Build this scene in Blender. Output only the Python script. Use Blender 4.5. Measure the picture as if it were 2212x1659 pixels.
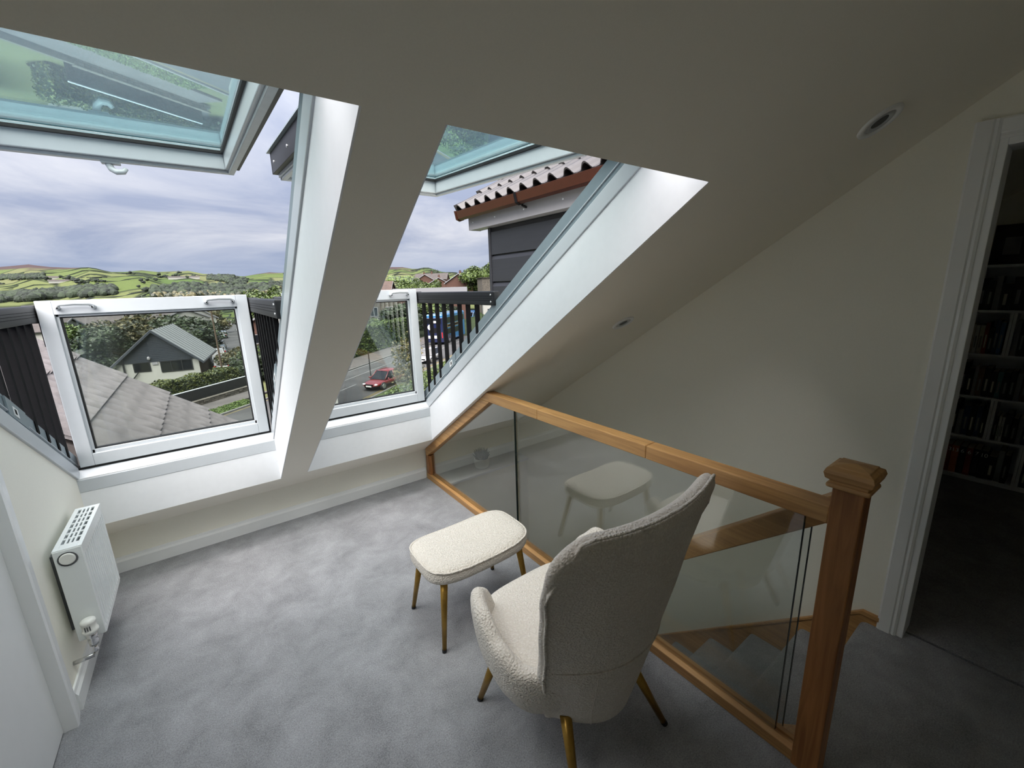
import bpy, bmesh, math, random
from mathutils import Vector, Matrix
random.seed(7)
for o in list(bpy.data.objects): bpy.data.objects.remove(o, do_unlink=True)
SC = bpy.context.scene
COL = SC.collection
# ------------------------------------------------------------------ camera
FPX, IW, IH = 910.3, 2212.0, 1659.0
YAW, PITCH, ROLL, CAMZ = 0.630853, 0.228977, 0.0309958, 1.55
_f = Vector((math.sin(YAW)*math.cos(PITCH), math.cos(YAW)*math.cos(PITCH), -math.sin(PITCH)))
_r = Vector((math.cos(YAW), -math.sin(YAW), 0)); _d = _f.cross(_r)
RIGHT = math.cos(ROLL)*_r + math.sin(ROLL)*_d
DOWN = -math.sin(ROLL)*_r + math.cos(ROLL)*_d
cam = bpy.data.cameras.new('camera'); cam.sensor_width = 36; cam.lens = 36*FPX/IW
cam.clip_start = .03; cam.clip_end = 9000
camo = bpy.data.objects.new('camera', cam); COL.objects.link(camo)
camo.matrix_world = Matrix(((RIGHT.x, -DOWN.x, -_f.x, 0), (RIGHT.y, -DOWN.y, -_f.y, 0), (RIGHT.z, -DOWN.z, -_f.z, CAMZ), (0, 0, 0, 1)))
SC.camera = camo
def ray(px, py): return RIGHT*((px-IW/2)/FPX) + DOWN*((py-IH/2)/FPX) + _f
def atY(px, py, Y):
    d = ray(px, py); return Vector((0, 0, CAMZ)) + d*(Y/d.y)
def atZ(px, py, Z):
    d = ray(px, py); return Vector((0, 0, CAMZ)) + d*((Z-CAMZ)/d.z)
# ------------------------------------------------------------------ view and sky
SC.view_settings.view_transform = 'Standard'; SC.view_settings.look = 'None'
SC.view_settings.gamma = 1; SC.view_settings.use_curve_mapping = False
SC.view_settings.exposure = 0.0
SC.cycles.max_bounces = 18; SC.cycles.diffuse_bounces = 12; SC.cycles.transparent_max_bounces = 24
W = bpy.data.worlds.new('overcast_sky'); SC.world = W; W.use_nodes = True
nt = W.node_tree; nt.nodes.clear()
def wn(t, **k):
    n = nt.nodes.new(t)
    for a, b in k.items(): setattr(n, a, b)
    return n
def wmath(op, a, b=None, c=None):
    n = wn('ShaderNodeMath', operation=op)
    for i, v in enumerate((a, b, c)):
        if v is None: continue
        if isinstance(v, (int, float)): n.inputs[i].default_value = v
        else: nt.links.new(v, n.inputs[i])
    return n.outputs[0]
tc = wn('ShaderNodeTexCoord'); sx = wn('ShaderNodeSeparateXYZ'); nt.links.new(tc.outputs['Generated'], sx.inputs[0])
zc_ = wmath('MAXIMUM', sx.outputs[2], 0.0)
den = wmath('ADD', zc_, 0.16)
cx = wmath('DIVIDE', sx.outputs[0], den); cy = wmath('DIVIDE', sx.outputs[1], den)
cb = wn('ShaderNodeCombineXYZ'); nt.links.new(cx, cb.inputs[0]); nt.links.new(cy, cb.inputs[1])
nz = wn('ShaderNodeTexNoise'); nz.inputs['Scale'].default_value = .75; nz.inputs['Detail'].default_value = 9; nz.inputs['Roughness'].default_value = .56
nz.inputs['Distortion'].default_value = .5
nt.links.new(cb.outputs[0], nz.inputs['Vector'])
cr = wn('ShaderNodeValToRGB'); cr.color_ramp.elements[0].position = .42; cr.color_ramp.elements[1].position = .63
cr.color_ramp.elements[0].color = (.42, .48, .65, 1); cr.color_ramp.elements[1].color = (.80, .82, .90, 1)
nt.links.new(nz.outputs[0], cr.inputs[0])
hz = wn('ShaderNodeValToRGB'); hz.color_ramp.elements[0].position = .0; hz.color_ramp.elements[1].position = .16
hz.color_ramp.elements[0].color = (.47, .58, .80, 1); hz.color_ramp.elements[1].color = (1, 1, 1, 1)
nt.links.new(zc_, hz.inputs[0])
mh = wn('ShaderNodeMix', data_type='RGBA', blend_type='MIX')
mf = wn('ShaderNodeMapRange'); mf.inputs[1].default_value = .0; mf.inputs[2].default_value = .11; nt.links.new(zc_, mf.inputs[0])
nt.links.new(mf.outputs[0], mh.inputs[0]); mh.inputs[6].default_value = (.42, .52, .74, 1); nt.links.new(cr.outputs[0], mh.inputs[7])
bg = wn('ShaderNodeBackground'); nt.links.new(mh.outputs[2], bg.inputs[0])
SKY_BASE, SKY_ZENITH = .80, 1.5          # an overcast sky brightens towards the zenith
nt.links.new(wmath('MULTIPLY_ADD', zc_, SKY_ZENITH, SKY_BASE), bg.inputs[1])
wo = wn('ShaderNodeOutputWorld'); nt.links.new(bg.outputs[0], wo.inputs[0])
sun = bpy.data.lights.new('cloud_veiled_sun', 'SUN'); sun.energy = 18.5; sun.angle = math.radians(80); sun.color = (1, .945, .91)
suno = bpy.data.objects.new('cloud_veiled_sun', sun); COL.objects.link(suno); suno.rotation_euler = (math.radians(20), math.radians(-22), 0)

# ------------------------------------------------------------------ materials
MATS = {}
GAIN = 1.0
def mat(name, col, rough=.6, metal=0, noise=0, nscale=8, bump=0, bscale=60, bdist=.002, stretch=None, col2=None, spec=.5, island=0, ramp=(.35, .65), detail=4, coat=0, emit=None):
    col = tuple(x*GAIN for x in col)
    if col2 is not None: col2 = tuple(x*GAIN for x in col2)
    m = bpy.data.materials.new(name); m.use_nodes = True; t = m.node_tree; L = t.links
    b = t.nodes['Principled BSDF']; b.inputs['Roughness'].default_value = rough; b.inputs['Metallic'].default_value = metal
    b.inputs['Specular IOR Level'].default_value = spec; b.inputs['Coat Weight'].default_value = coat
    c = tuple(col)+(1,); b.inputs['Base Color'].default_value = c
    co = t.nodes.new('ShaderNodeTexCoord'); vec = co.outputs['Object']
    if stretch:
        mp = t.nodes.new('ShaderNodeMapping'); mp.inputs['Scale'].default_value = stretch; L.new(vec, mp.inputs[0]); vec = mp.outputs[0]
    if col2 is None: col2 = tuple(x*(1-noise) for x in col)
    if noise or island:
        n = t.nodes.new('ShaderNodeTexNoise'); n.inputs['Scale'].default_value = nscale; n.inputs['Detail'].default_value = detail; L.new(vec, n.inputs['Vector'])
        r = t.nodes.new('ShaderNodeValToRGB'); r.color_ramp.elements[0].position, r.color_ramp.elements[1].position = ramp
        r.color_ramp.elements[0].color = tuple(col2)+(1,); r.color_ramp.elements[1].color = c
        src = n.outputs[0]
        if island:
            g = t.nodes.new('ShaderNodeNewGeometry'); mx = t.nodes.new('ShaderNodeMath'); mx.operation = 'MULTIPLY_ADD'
            mx.inputs[1].default_value = island; L.new(g.outputs['Random Per Island'], mx.inputs[0])
            m2 = t.nodes.new('ShaderNodeMath'); m2.operation = 'MULTIPLY_ADD'; m2.inputs[1].default_value = 1-island; m2.inputs[2].default_value = 0
            L.new(n.outputs[0], m2.inputs[0]); L.new(m2.outputs[0], mx.inputs[2]); src = mx.outputs[0]
        L.new(src, r.inputs[0]); L.new(r.outputs[0], b.inputs['Base Color'])
    if bump:
        n2 = t.nodes.new('ShaderNodeTexNoise'); n2.inputs['Scale'].default_value = bscale; n2.inputs['Detail'].default_value = 3; L.new(vec, n2.inputs['Vector'])
        bp = t.nodes.new('ShaderNodeBump'); bp.inputs['Strength'].default_value = bump; bp.inputs['Distance'].default_value = bdist
        L.new(n2.outputs[0], bp.inputs['Height']); L.new(bp.outputs[0], b.inputs['Normal'])
    if emit:
        b.inputs['Emission Color'].default_value = tuple(emit[:3])+(1,); b.inputs['Emission Strength'].default_value = emit[3]
    MATS[name] = m; return m
def glassmat(name, tint=(.93, .97, .96), refl=(1, 1, 1), f0=.04, rough=0.0):
    m = bpy.data.materials.new(name); m.use_nodes = True; t = m.node_tree; L = t.links; t.nodes.clear()
    out = t.nodes.new('ShaderNodeOutputMaterial'); mx = t.nodes.new('ShaderNodeMixShader')
    tr = t.nodes.new('ShaderNodeBsdfTransparent'); tr.inputs[0].default_value = tuple(tint)+(1,)
    gl = t.nodes.new('ShaderNodeBsdfGlossy'); gl.inputs[0].default_value = tuple(refl)+(1,); gl.inputs['Roughness'].default_value = rough
    lw = t.nodes.new('ShaderNodeLayerWeight'); lw.inputs[0].default_value = .5
    p = t.nodes.new('ShaderNodeMath'); p.operation = 'POWER'; p.inputs[1].default_value = 5; L.new(lw.outputs['Facing'], p.inputs[0])
    a = t.nodes.new('ShaderNodeMath'); a.operation = 'MULTIPLY_ADD'; a.inputs[1].default_value = 1-f0; a.inputs[2].default_value = f0; L.new(p.outputs[0], a.inputs[0])
    L.new(a.outputs[0], mx.inputs[0]); L.new(tr.outputs[0], mx.inputs[1]); L.new(gl.outputs[0], mx.inputs[2]); L.new(mx.outputs[0], out.inputs[0])
    MATS[name] = m; return m
def carpetmat(name, c1, c2):
    m = bpy.data.materials.new(name); m.use_nodes = True; t = m.node_tree; L = t.links; b = t.nodes['Principled BSDF']
    b.inputs['Roughness'].default_value = .95; b.inputs['Specular IOR Level'].default_value = .1
    b.inputs['Sheen Weight'].default_value = .15
    co = t.nodes.new('ShaderNodeTexCoord')
    n1 = t.nodes.new('ShaderNodeTexNoise'); n1.inputs['Scale'].default_value = 5.5; n1.inputs['Detail'].default_value = 8; n1.inputs['Distortion'].default_value = .35; n1.inputs['Roughness'].default_value = .72
    n2 = t.nodes.new('ShaderNodeTexNoise'); n2.inputs['Scale'].default_value = 210; n2.inputs['Detail'].default_value = 3; n2.inputs['Roughness'].default_value = .8
    L.new(co.outputs['Object'], n1.inputs[0]); L.new(co.outputs['Object'], n2.inputs[0])
    ad = t.nodes.new('ShaderNodeMath'); ad.operation = 'MULTIPLY_ADD'; ad.inputs[1].default_value = 1.0; L.new(n2.outputs[0], ad.inputs[0])
    ml = t.nodes.new('ShaderNodeMath'); ml.operation = 'MULTIPLY'; ml.inputs[1].default_value = .65; L.new(n1.outputs[0], ml.inputs[0]); L.new(ml.outputs[0], ad.inputs[2])
    r = t.nodes.new('ShaderNodeValToRGB'); r.color_ramp.elements[0].position = 0; r.color_ramp.elements[1].position = 1
    r.color_ramp.elements[0].color = c2+(1,); r.color_ramp.elements[1].color = c1+(1,)
    mr = t.nodes.new('ShaderNodeMapRange'); mr.inputs[1].default_value = .52; mr.inputs[2].default_value = 1.14; L.new(ad.outputs[0], mr.inputs[0])
    L.new(mr.outputs[0], r.inputs[0]); L.new(r.outputs[0], b.inputs['Base Color'])
    bp = t.nodes.new('ShaderNodeBump'); bp.inputs['Strength'].default_value = .7; bp.inputs['Distance'].default_value = .006
    L.new(n2.outputs[0], bp.inputs['Height']); L.new(bp.outputs[0], b.inputs['Normal'])
    MATS[name] = m
def oakmat(name, axis, c1=(.58, .325, .125), c2=(.35, .175, .062)):
    m = bpy.data.materials.new(name); m.use_nodes = True; t = m.node_tree; L = t.links; b = t.nodes['Principled BSDF']
    b.inputs['Roughness'].default_value = .42
    co = t.nodes.new('ShaderNodeTexCoord'); mp = t.nodes.new('ShaderNodeMapping')
    s = [38, 38, 38]; s[axis] = 2.2; mp.inputs['Scale'].default_value = s; L.new(co.outputs['Object'], mp.inputs[0])
    n = t.nodes.new('ShaderNodeTexNoise'); n.inputs['Scale'].default_value = 1.0; n.inputs['Detail'].default_value = 6; n.inputs['Distortion'].default_value = 1.6; L.new(mp.outputs[0], n.inputs[0])
    mp2 = t.nodes.new('ShaderNodeMapping'); s2 = [6, 6, 6]; s2[axis] = 1.4; mp2.inputs['Scale'].default_value = s2; L.new(co.outputs['Object'], mp2.inputs[0])
    n2 = t.nodes.new('ShaderNodeTexNoise'); n2.inputs['Scale'].default_value = 1.; n2.inputs['Detail'].default_value = 2; L.new(mp2.outputs[0], n2.inputs[0])
    ad = t.nodes.new('ShaderNodeMath'); ad.operation = 'MULTIPLY_ADD'; ad.inputs[1].default_value = .5; L.new(n2.outputs[0], ad.inputs[0])
    h = t.nodes.new('ShaderNodeMath'); h.operation = 'MULTIPLY'; h.inputs[1].default_value = .55; L.new(n.outputs[0], h.inputs[0]); L.new(h.outputs[0], ad.inputs[2])
    r = t.nodes.new('ShaderNodeValToRGB'); r.color_ramp.elements[0].position = .38; r.color_ramp.elements[1].position = .64
    r.color_ramp.elements[0].color = c2+(1,); r.color_ramp.elements[1].color = c1+(1,)
    L.new(ad.outputs[0], r.inputs[0]); L.new(r.outputs[0], b.inputs['Base Color'])
    bp = t.nodes.new('ShaderNodeBump'); bp.inputs['Strength'].default_value = .25; bp.inputs['Distance'].default_value = .001; L.new(n.outputs[0], bp.inputs['Height']); L.new(bp.outputs[0], b.inputs['Normal'])
    MATS[name] = m
mat('ceiling_paint', (.91, .875, .78), .85, noise=.02, nscale=300, bump=.06, bscale=500, bdist=.0006)
mat('wall_paint', (.87, .85, .755), .8, noise=.02, nscale=200, bump=.06, bscale=400, bdist=.0006)
mat('white_paint', (.80, .815, .84), .42, noise=.02, nscale=30)
mat('gloss_white', (.82, .83, .83), .3, noise=.015, nscale=20)
mat('frame_white', (.52, .55, .58), .28, noise=.015, nscale=25)
mat('frame_grey', (.23, .28, .31), .4, metal=.1, noise=.05, nscale=20)
mat('dark_metal', (.013, .014, .016), .45, metal=.1, spec=.35, noise=.2, nscale=30)
mat('black', (.005, .005, .006), .75, spec=.12, noise=.2, nscale=40)
mat('rubber', (.008, .008, .009), .6, noise=.2, nscale=40)
mat('steel', (.55, .56, .57), .3, metal=.9, noise=.05, nscale=40)
mat('chrome', (.75, .75, .76), .15, metal=1, noise=.03, nscale=40)
mat('grey_plastic', (.50, .53, .55), .4, noise=.05, nscale=40)
mat('brass', (.40, .235, .05), .33, metal=.85, noise=.15, nscale=60, bump=.03, bscale=200)
mat('radiator_white', (.80, .83, .83), .25, noise=.01, nscale=30)
mat('valve_white', (.80, .80, .76), .35, noise=.03, nscale=60)
mat('dark_grey', (.10, .105, .11), .6, noise=.2, nscale=50)  # plain dark grey for brackets, slots, lamp lens and roof seams
carpetmat('carpet', (.455, .458, .478), (.106, .106, .113))
for i, a in enumerate('xyz'): oakmat('oak_'+a, i)
oakmat('dark_oak_z', 2, (.46, .20, .065), (.22, .085, .026))
def bouclemat():
    m = bpy.data.materials.new('boucle'); m.use_nodes = True; t = m.node_tree; L = t.links; b = t.nodes['Principled BSDF']
    b.inputs['Roughness'].default_value = .95; b.inputs['Specular IOR Level'].default_value = .1; b.inputs['Sheen Weight'].default_value = .3
    co = t.nodes.new('ShaderNodeTexCoord')
    v = t.nodes.new('ShaderNodeTexVoronoi'); v.inputs['Scale'].default_value = 175; v.feature = 'SMOOTH_F1'
    n = t.nodes.new('ShaderNodeTexNoise'); n.inputs['Scale'].default_value = 140; n.inputs['Detail'].default_value = 3; n.inputs['Distortion'].default_value = .6
    L.new(co.outputs['Object'], v.inputs['Vector']); L.new(co.outputs['Object'], n.inputs['Vector'])
    s = t.nodes.new('ShaderNodeMath'); s.operation = 'SUBTRACT'; L.new(n.outputs[0], s.inputs[0]); L.new(v.outputs['Distance'], s.inputs[1])
    r = t.nodes.new('ShaderNodeValToRGB'); r.color_ramp.elements[0].position = .0; r.color_ramp.elements[1].position = .42
    r.color_ramp.elements[0].color = (.72, .66, .585, 1); r.color_ramp.elements[1].color = (.82, .77, .70, 1)
    L.new(s.outputs[0], r.inputs[0]); L.new(r.outputs[0], b.inputs['Base Color'])
    bp = t.nodes.new('ShaderNodeBump'); bp.inputs['Strength'].default_value = .8; bp.inputs['Distance'].default_value = .0055
    L.new(s.outputs[0], bp.inputs['Height']); L.new(bp.outputs[0], b.inputs['Normal']); MATS['boucle'] = m
bouclemat()
glassmat('pane', (.945, .965, .955), (.95, 1, 1), .05)
glassmat('pane_tinted', (.87, .90, .895), (.62, .90, .95), .20)
glassmat('banister_glass', (.935, .95, .94), (1, 1, 1), .10)
mat('glass_edge', (.01, .02, .018), .2, noise=.1, nscale=30)
glassmat('car_glass', (.10, .12, .13), (1, 1, 1), .06)
GAIN = .27                                  # outdoor colours scaled darker to offset the strong sun
mat('dark_pane', (.03, .035, .045), .08, noise=.3, nscale=2)
mat('roof_tile', (.52, .475, .48), .85, noise=.4, nscale=14, bump=.3, bscale=120, bdist=.003, detail=8)
mat('pantile', (.14, .128, .132), .45, noise=.4, nscale=12, bump=.15, bscale=100, bdist=.002)
mat('gutter_brown', (.13, .028, .016), .3, noise=.15, nscale=20)
mat('upvc', (.70, .70, .73), .35, noise=.04, nscale=15)
mat('cladding', (.045, .05, .065), .45, noise=.2, nscale=18, stretch=(1, .2, 4))
mat('gable_cladding', (.055, .075, .105), .5, noise=.2, nscale=6, stretch=(.3, 1, 6))
mat('render_white', (1.0, 1.0, .92), .8, noise=.06, nscale=1.5)
mat('standing_seam', (.62, .66, .64), .45, noise=.08, nscale=1.2)
mat('brick', (.26, .115, .075), .85, noise=.35, nscale=4, detail=8)
mat('stone', (.30, .265, .21), .9, noise=.5, nscale=3, detail=8, bump=.5, bscale=10, bdist=.03)
mat('slate', (.16, .13, .12), .8, noise=.35, nscale=1.5, detail=8)
mat('slate_red', (.20, .12, .09), .8, noise=.35, nscale=1.5, detail=8)
mat('asphalt', (.155, .155, .155), .85, noise=.35, nscale=.5, detail=10)
mat('pavement', (.235, .21, .195), .85, noise=.3, nscale=.8, detail=8)
mat('kerb', (.42, .41, .39), .8, noise=.2, nscale=3)
mat('line_white', (.62, .62, .60), .7, noise=.35, nscale=2, detail=8)
mat('line_yellow', (.55, .42, .10), .7, noise=.3, nscale=2, detail=8)
mat('grass', (.17, .26, .055), .9, noise=.5, nscale=.7, detail=10)
mat('grass_blades', (.26, .40, .08), .8, island=.8, nscale=2, col2=(.09, .17, .03))
mat('hedge_leaf', (.26, .31, .05), .6, island=.75, nscale=.8, col2=(.055, .095, .018))
mat('leaf_dark', (.085, .145, .04), .6, island=.75, nscale=.4, col2=(.02, .042, .014))
mat('leaf_brown', (.23, .20, .055), .6, island=.75, nscale=.4, col2=(.045, .062, .018))
mat('leaf_bright', (.22, .34, .045), .6, island=.75, nscale=.5, col2=(.05, .10, .015))
mat('leaf_autumn', (.38, .30, .08), .6, island=.8, nscale=.7, col2=(.10, .13, .03))
mat('far_leaf', (.060, .100, .044), .9, island=.6, nscale=.03, col2=(.018, .036, .020))
mat('bark', (.10, .08, .06), .9, noise=.4, nscale=8)
mat('fence_black', (.028, .028, .032), .6, noise=.4, nscale=1.5)
mat('wood_brown', (.22, .14, .08), .8, noise=.3, nscale=3)
GAIN = 1.0
mat('succulent', (.045, .075, .055), .5, noise=.4, nscale=60)
mat('soil', (.05, .04, .03), .9, noise=.4, nscale=80)
mat('pot_white', (.88, .88, .85), .5, noise=.06, nscale=40)
mat('tyre', (.015, .015, .016), .7, noise=.2, nscale=10)
mat('headlight', (.75, .78, .8), .1, noise=.05, nscale=10)
mat('tail_light', (.45, .02, .015), .2, noise=.1, nscale=10)
mat('plate_white', (.75, .75, .72), .4, noise=.05, nscale=4)
mat('plate_yellow', (.65, .50, .08), .4, noise=.05, nscale=4)
GAIN = .32  # vehicle paints scaled darker too, against the strong sun
PAINT = {'red': (.42, .025, .03), 'white': (.75, .76, .78), 'silver': (.42, .44, .46), 'black': (.02, .02, .023), 'blue': (.05, .10, .30), 'pale blue': (.42, .55, .66), 'bus_blue': (.045, .32, .75), 'bus_navy': (.022, .035, .13), 'bus_sky': (.30, .62, .88), 'grey': (.16, .17, .18)}
for k, v in PAINT.items(): mat('paint_'+k, v, .25, noise=.04, nscale=2, coat=.6)
GAIN = 1.0
BOOKC = {'cream': (.55, .52, .45), 'white': (.65, .65, .62), 'dark red': (.28, .03, .02), 'navy': (.03, .05, .14), 'blue': (.05, .13, .30), 'black': (.015, .015, .017), 'grey': (.25, .25, .26), 'orange': (.48, .14, .04), 'brown': (.16, .09, .05), 'teal': (.06, .16, .18)}
for k, v in BOOKC.items(): mat('book_'+k, v, .5, noise=.15, nscale=25)
mat('pages', (.62, .58, .48), .9, noise=.15, nscale=200)
mat('ink_white', (.8, .8, .78), .6, noise=.02, nscale=20)

# ------------------------------------------------------------------ mesh helpers
WL = {}                                     # world position of every parent
class MB:
    def __init__(s): s.v = []; s.f = []; s.mi = []
    def add(s, vs, fs):
        n = len(s.v); s.v += [tuple(p) for p in vs]; s.f += [tuple(i+n for i in f) for f in fs]; return s
    def box(s, x0, x1, y0, y1, z0, z1):
        vs = [(x, y, z) for z in (z0, z1) for y in (y0, y1) for x in (x0, x1)]
        return s.add(vs, [(0, 2, 3, 1), (4, 5, 7, 6), (0, 1, 5, 4), (2, 6, 7, 3), (0, 4, 6, 2), (1, 3, 7, 5)])
    def prism(s, pts, axis, a0, a1):        # polygon extruded along an axis
        def P(p, a): return (a, p[0], p[1]) if axis == 'x' else (p[0], a, p[1]) if axis == 'y' else (p[0], p[1], a)
        n = len(pts); vs = [P(p, a0) for p in pts]+[P(p, a1) for p in pts]
        return s.add(vs, [tuple(range(n-1, -1, -1)), tuple(range(n, 2*n))]+[(i, (i+1) % n, n+(i+1) % n, n+i) for i in range(n)])
    def cone(s, p0, p1, r0, r1, seg=12, caps=True):
        p0, p1 = Vector(p0), Vector(p1); d = (p1-p0).normalized()
        u = d.orthogonal().normalized(); w = d.cross(u)
        vs = []
        for p, r in ((p0, r0), (p1, r1)):
            for i in range(seg):
                a = 2*math.pi*i/seg; vs.append(p+(u*math.cos(a)+w*math.sin(a))*r)
        fs = [(i, (i+1) % seg, seg+(i+1) % seg, seg+i) for i in range(seg)]
        if caps: fs += [tuple(range(seg-1, -1, -1)), tuple(range(seg, 2*seg))]
        return s.add(vs, fs)
    def tube(s, path, r, seg=8):
        path = [Vector(p) for p in path]; vs = []; fs = []
        for k, p in enumerate(path):
            d = (path[min(k+1, len(path)-1)]-path[max(k-1, 0)]).normalized()
            ref = Vector((0, 0, 1)) if abs(d.z) < .9 else Vector((1, 0, 0))
            u = d.cross(ref).normalized(); w = d.cross(u)
            rr = r[k] if isinstance(r, (list, tuple)) else r
            for i in range(seg):
                a = 2*math.pi*i/seg; vs.append(p+(u*math.cos(a)+w*math.sin(a))*rr)
        for k in range(len(path)-1):
            for i in range(seg): fs.append((k*seg+i, k*seg+(i+1) % seg, (k+1)*seg+(i+1) % seg, (k+1)*seg+i))
        n = len(path)-1
        fs += [tuple(range(seg)), tuple(n*seg+i for i in range(seg-1, -1, -1))]
        return s.add(vs, fs)
    def lathe(s, prof, c=(0, 0, 0), seg=24):
        vs = []; fs = []
        for r, z in prof:
            for i in range(seg):
                a = 2*math.pi*i/seg; vs.append((c[0]+r*math.cos(a), c[1]+r*math.sin(a), c[2]+z))
        for k in range(len(prof)-1):
            for i in range(seg): fs.append((k*seg+i, k*seg+(i+1) % seg, (k+1)*seg+(i+1) % seg, (k+1)*seg+i))
        return s.add(vs, fs)
    def grid(s, rows, cu=False, cv=False):  # rows of points; cu closes each row, cv closes the stack
        n = len(rows[0]); m = len(rows); vs = [p for r in rows for p in r]; fs = []
        for k in range(m if cv else m-1):
            for i in range(n if cu else n-1):
                a, b = k*n+i, k*n+(i+1) % n; c, d = ((k+1) % m)*n+(i+1) % n, ((k+1) % m)*n+i
                fs.append((a, b, c, d))
        return s.add(vs, fs)
    def blob(s, c, r, sub=1, jit=.15, rng=random):
        bm = bmesh.new(); bmesh.ops.create_icosphere(bm, subdivisions=sub, radius=1)
        vs = []
        for v in bm.verts:
            k = 1+rng.uniform(-jit, jit); vs.append((c[0]+v.co.x*r[0]*k, c[1]+v.co.y*r[1]*k, c[2]+v.co.z*r[2]*k))
        fs = [tuple(l.vert.index for l in f.loops) for f in bm.faces]; bm.free()
        return s.add(vs, fs)
    def leaves(s, n, size, place, rng):     # loose leaf quads scattered by place()
        for _ in range(n):
            p, up = place(); a = Vector((rng.gauss(0, 1), rng.gauss(0, 1), rng.gauss(0, .7))).normalized()
            b = a.cross(Vector((rng.gauss(0, 1), rng.gauss(0, 1), rng.gauss(0, 1)))).normalized()
            k = size*rng.uniform(.6, 1.3); p = Vector(p)
            s.add([p-a*k, p+b*k*.55, p+a*k, p-b*k*.55], [(0, 1, 2, 3)])
        return s
    def mesh(s, name, m, smooth=False, off=None):
        me = bpy.data.meshes.new(name)
        vs = s.v if off is None else [(a-off[0], b-off[1], c-off[2]) for a, b, c in s.v]
        me.from_pydata(vs, [], s.f); me.materials.append(MATS[m])
        bm = bmesh.new(); bm.from_mesh(me); bmesh.ops.recalc_face_normals(bm, faces=bm.faces); bm.to_mesh(me); bm.free()
        if smooth:
            for p in me.polygons: p.use_smooth = True
        me.update(); return me
    def build(s, name, m, parent=None, smooth=False, bevel=0, seg=2, sub=0, auto=None, **tags):
        off = WL.get(parent.name) if parent else None
        o = bpy.data.objects.new(name, s.mesh(name, m, smooth, off)); COL.objects.link(o)
        if parent: o.parent = parent; WL[o.name] = off
        if bevel:
            b = o.modifiers.new('bevel', 'BEVEL'); b.width = bevel; b.segments = seg; b.limit_method = 'ANGLE'; b.angle_limit = math.radians(40)
        if sub:
            d = o.modifiers.new('subdivision', 'SUBSURF'); d.levels = sub; d.render_levels = sub
        for k, v in tags.items(): o[k] = v
        return o
def thing(name, loc=(0, 0, 0), rot=0, **tags):
    o = bpy.data.objects.new(name, None); COL.objects.link(o); o.location = loc; o.rotation_euler = (0, 0, rot)
    WL[o.name] = None if rot else tuple(loc)
    for k, v in tags.items(): o[k] = v
    o.empty_display_size = .1
    return o
def copy_tree(o, parent=None):
    c = o.copy(); COL.objects.link(c); c.parent = parent
    for ch in [x for x in o.children]: copy_tree(ch, c)
    return c
def dup(o, loc, rot=0, scale=None, **tags):
    c = copy_tree(o); c.location = loc; c.rotation_euler = (0, 0, rot)
    if scale: c.scale = scale if isinstance(scale, (tuple, list)) else (scale,)*3
    for k, v in tags.items(): c[k] = v
    return c

# ------------------------------------------------------------------ room constants (metres, camera stands over x=0, y=0)
XL, XB, XR, YK, YB = -.613, 1.337, 2.252, 3.102, -1.75
SA, SB = -.6764, 2.3455
def zc(y): return SA*y+SB
def band(y0, y1, h0, h1): return [(y0, zc(y0)+h0), (y1, zc(y1)+h0), (y1, zc(y1)+h1), (y0, zc(y0)+h1)]
Y1, Y2 = .75, 2.87                           # window openings along the slope
WIN = [(XL, .266), (.417, 1.315)]
HR = .27                                     # thickness of the roof build-up
# ================================================================== THE ROOM
S = 'structure'
# floor: landing carpet, wrapped over the top step
m = MB()
ts = .395
nose = [(ts-.03+.03*math.sin(a), -.03+.03*math.cos(a)) for a in [i*math.pi/12 for i in range(0, 11)]]
m.box(XL-.1, XB+.02, YB, YK, -.22, 0)
m.prism([(YB, -.22), (YB, 0)]+nose+[(ts-.02, -.07), (ts-.02, -.22)], 'x', XB+.02, 2.30)
m.build('floor', 'carpet', kind=S, label='grey carpet of the landing with soft brush marks')
m = MB(); m.box(2.318, 5.0, YB, .85, -.22, -.002)
m.build('floor', 'carpet', kind=S, label='dim grey carpet in the book room beyond the doorway')
m = MB(); m.box(2.30, 2.318, YB, .34, -.22, -.02)
m.build('trim_5', 'black', kind=S, label='dark seam between the two carpets in the doorway')
# sloping ceiling with two window openings
xs = [XL-.12, WIN[0][0], WIN[0][1], WIN[1][0], WIN[1][1], 2.42]
ys = [-.02, Y1, Y2, 3.55]
m = MB()
for i in range(5):
    for j in range(3):
        if j == 1 and i in (0, 1, 3): continue
        m.prism(band(ys[j], ys[j+1], 0, HR), 'x', xs[i], xs[i+1])
m.build('ceiling', 'ceiling_paint', kind=S, label='sloping off-white ceiling with two window openings')
m = MB(); m.box(XL-.12, 5.0, YB, .0, 2.352, 2.5)
m.build('ceiling', 'ceiling_paint', kind=S, label='flat strip of ceiling at the top of the slope')
# white-painted linings of the openings
for k, (a, b) in enumerate(WIN):
    m = MB(); e = .004
    if k: m.prism(band(Y1, Y2-.002, .001, HR), 'x', a, a+e)
    m.prism(band(Y1, Y2-.002, .001, HR), 'x', b-e, b)
    m.box(a, b, Y2-e, Y2-.0005, zc(Y2)+.002, zc(Y2)+HR)
    m.box(a, b, Y1, Y1+e, zc(Y1)+.002, zc(Y1)+HR)
    m.build('trim_%d' % (k+1), 'white_paint', kind=S, label=('white reveal lining of the left window opening', 'white reveal lining of the right window opening')[k])
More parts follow.
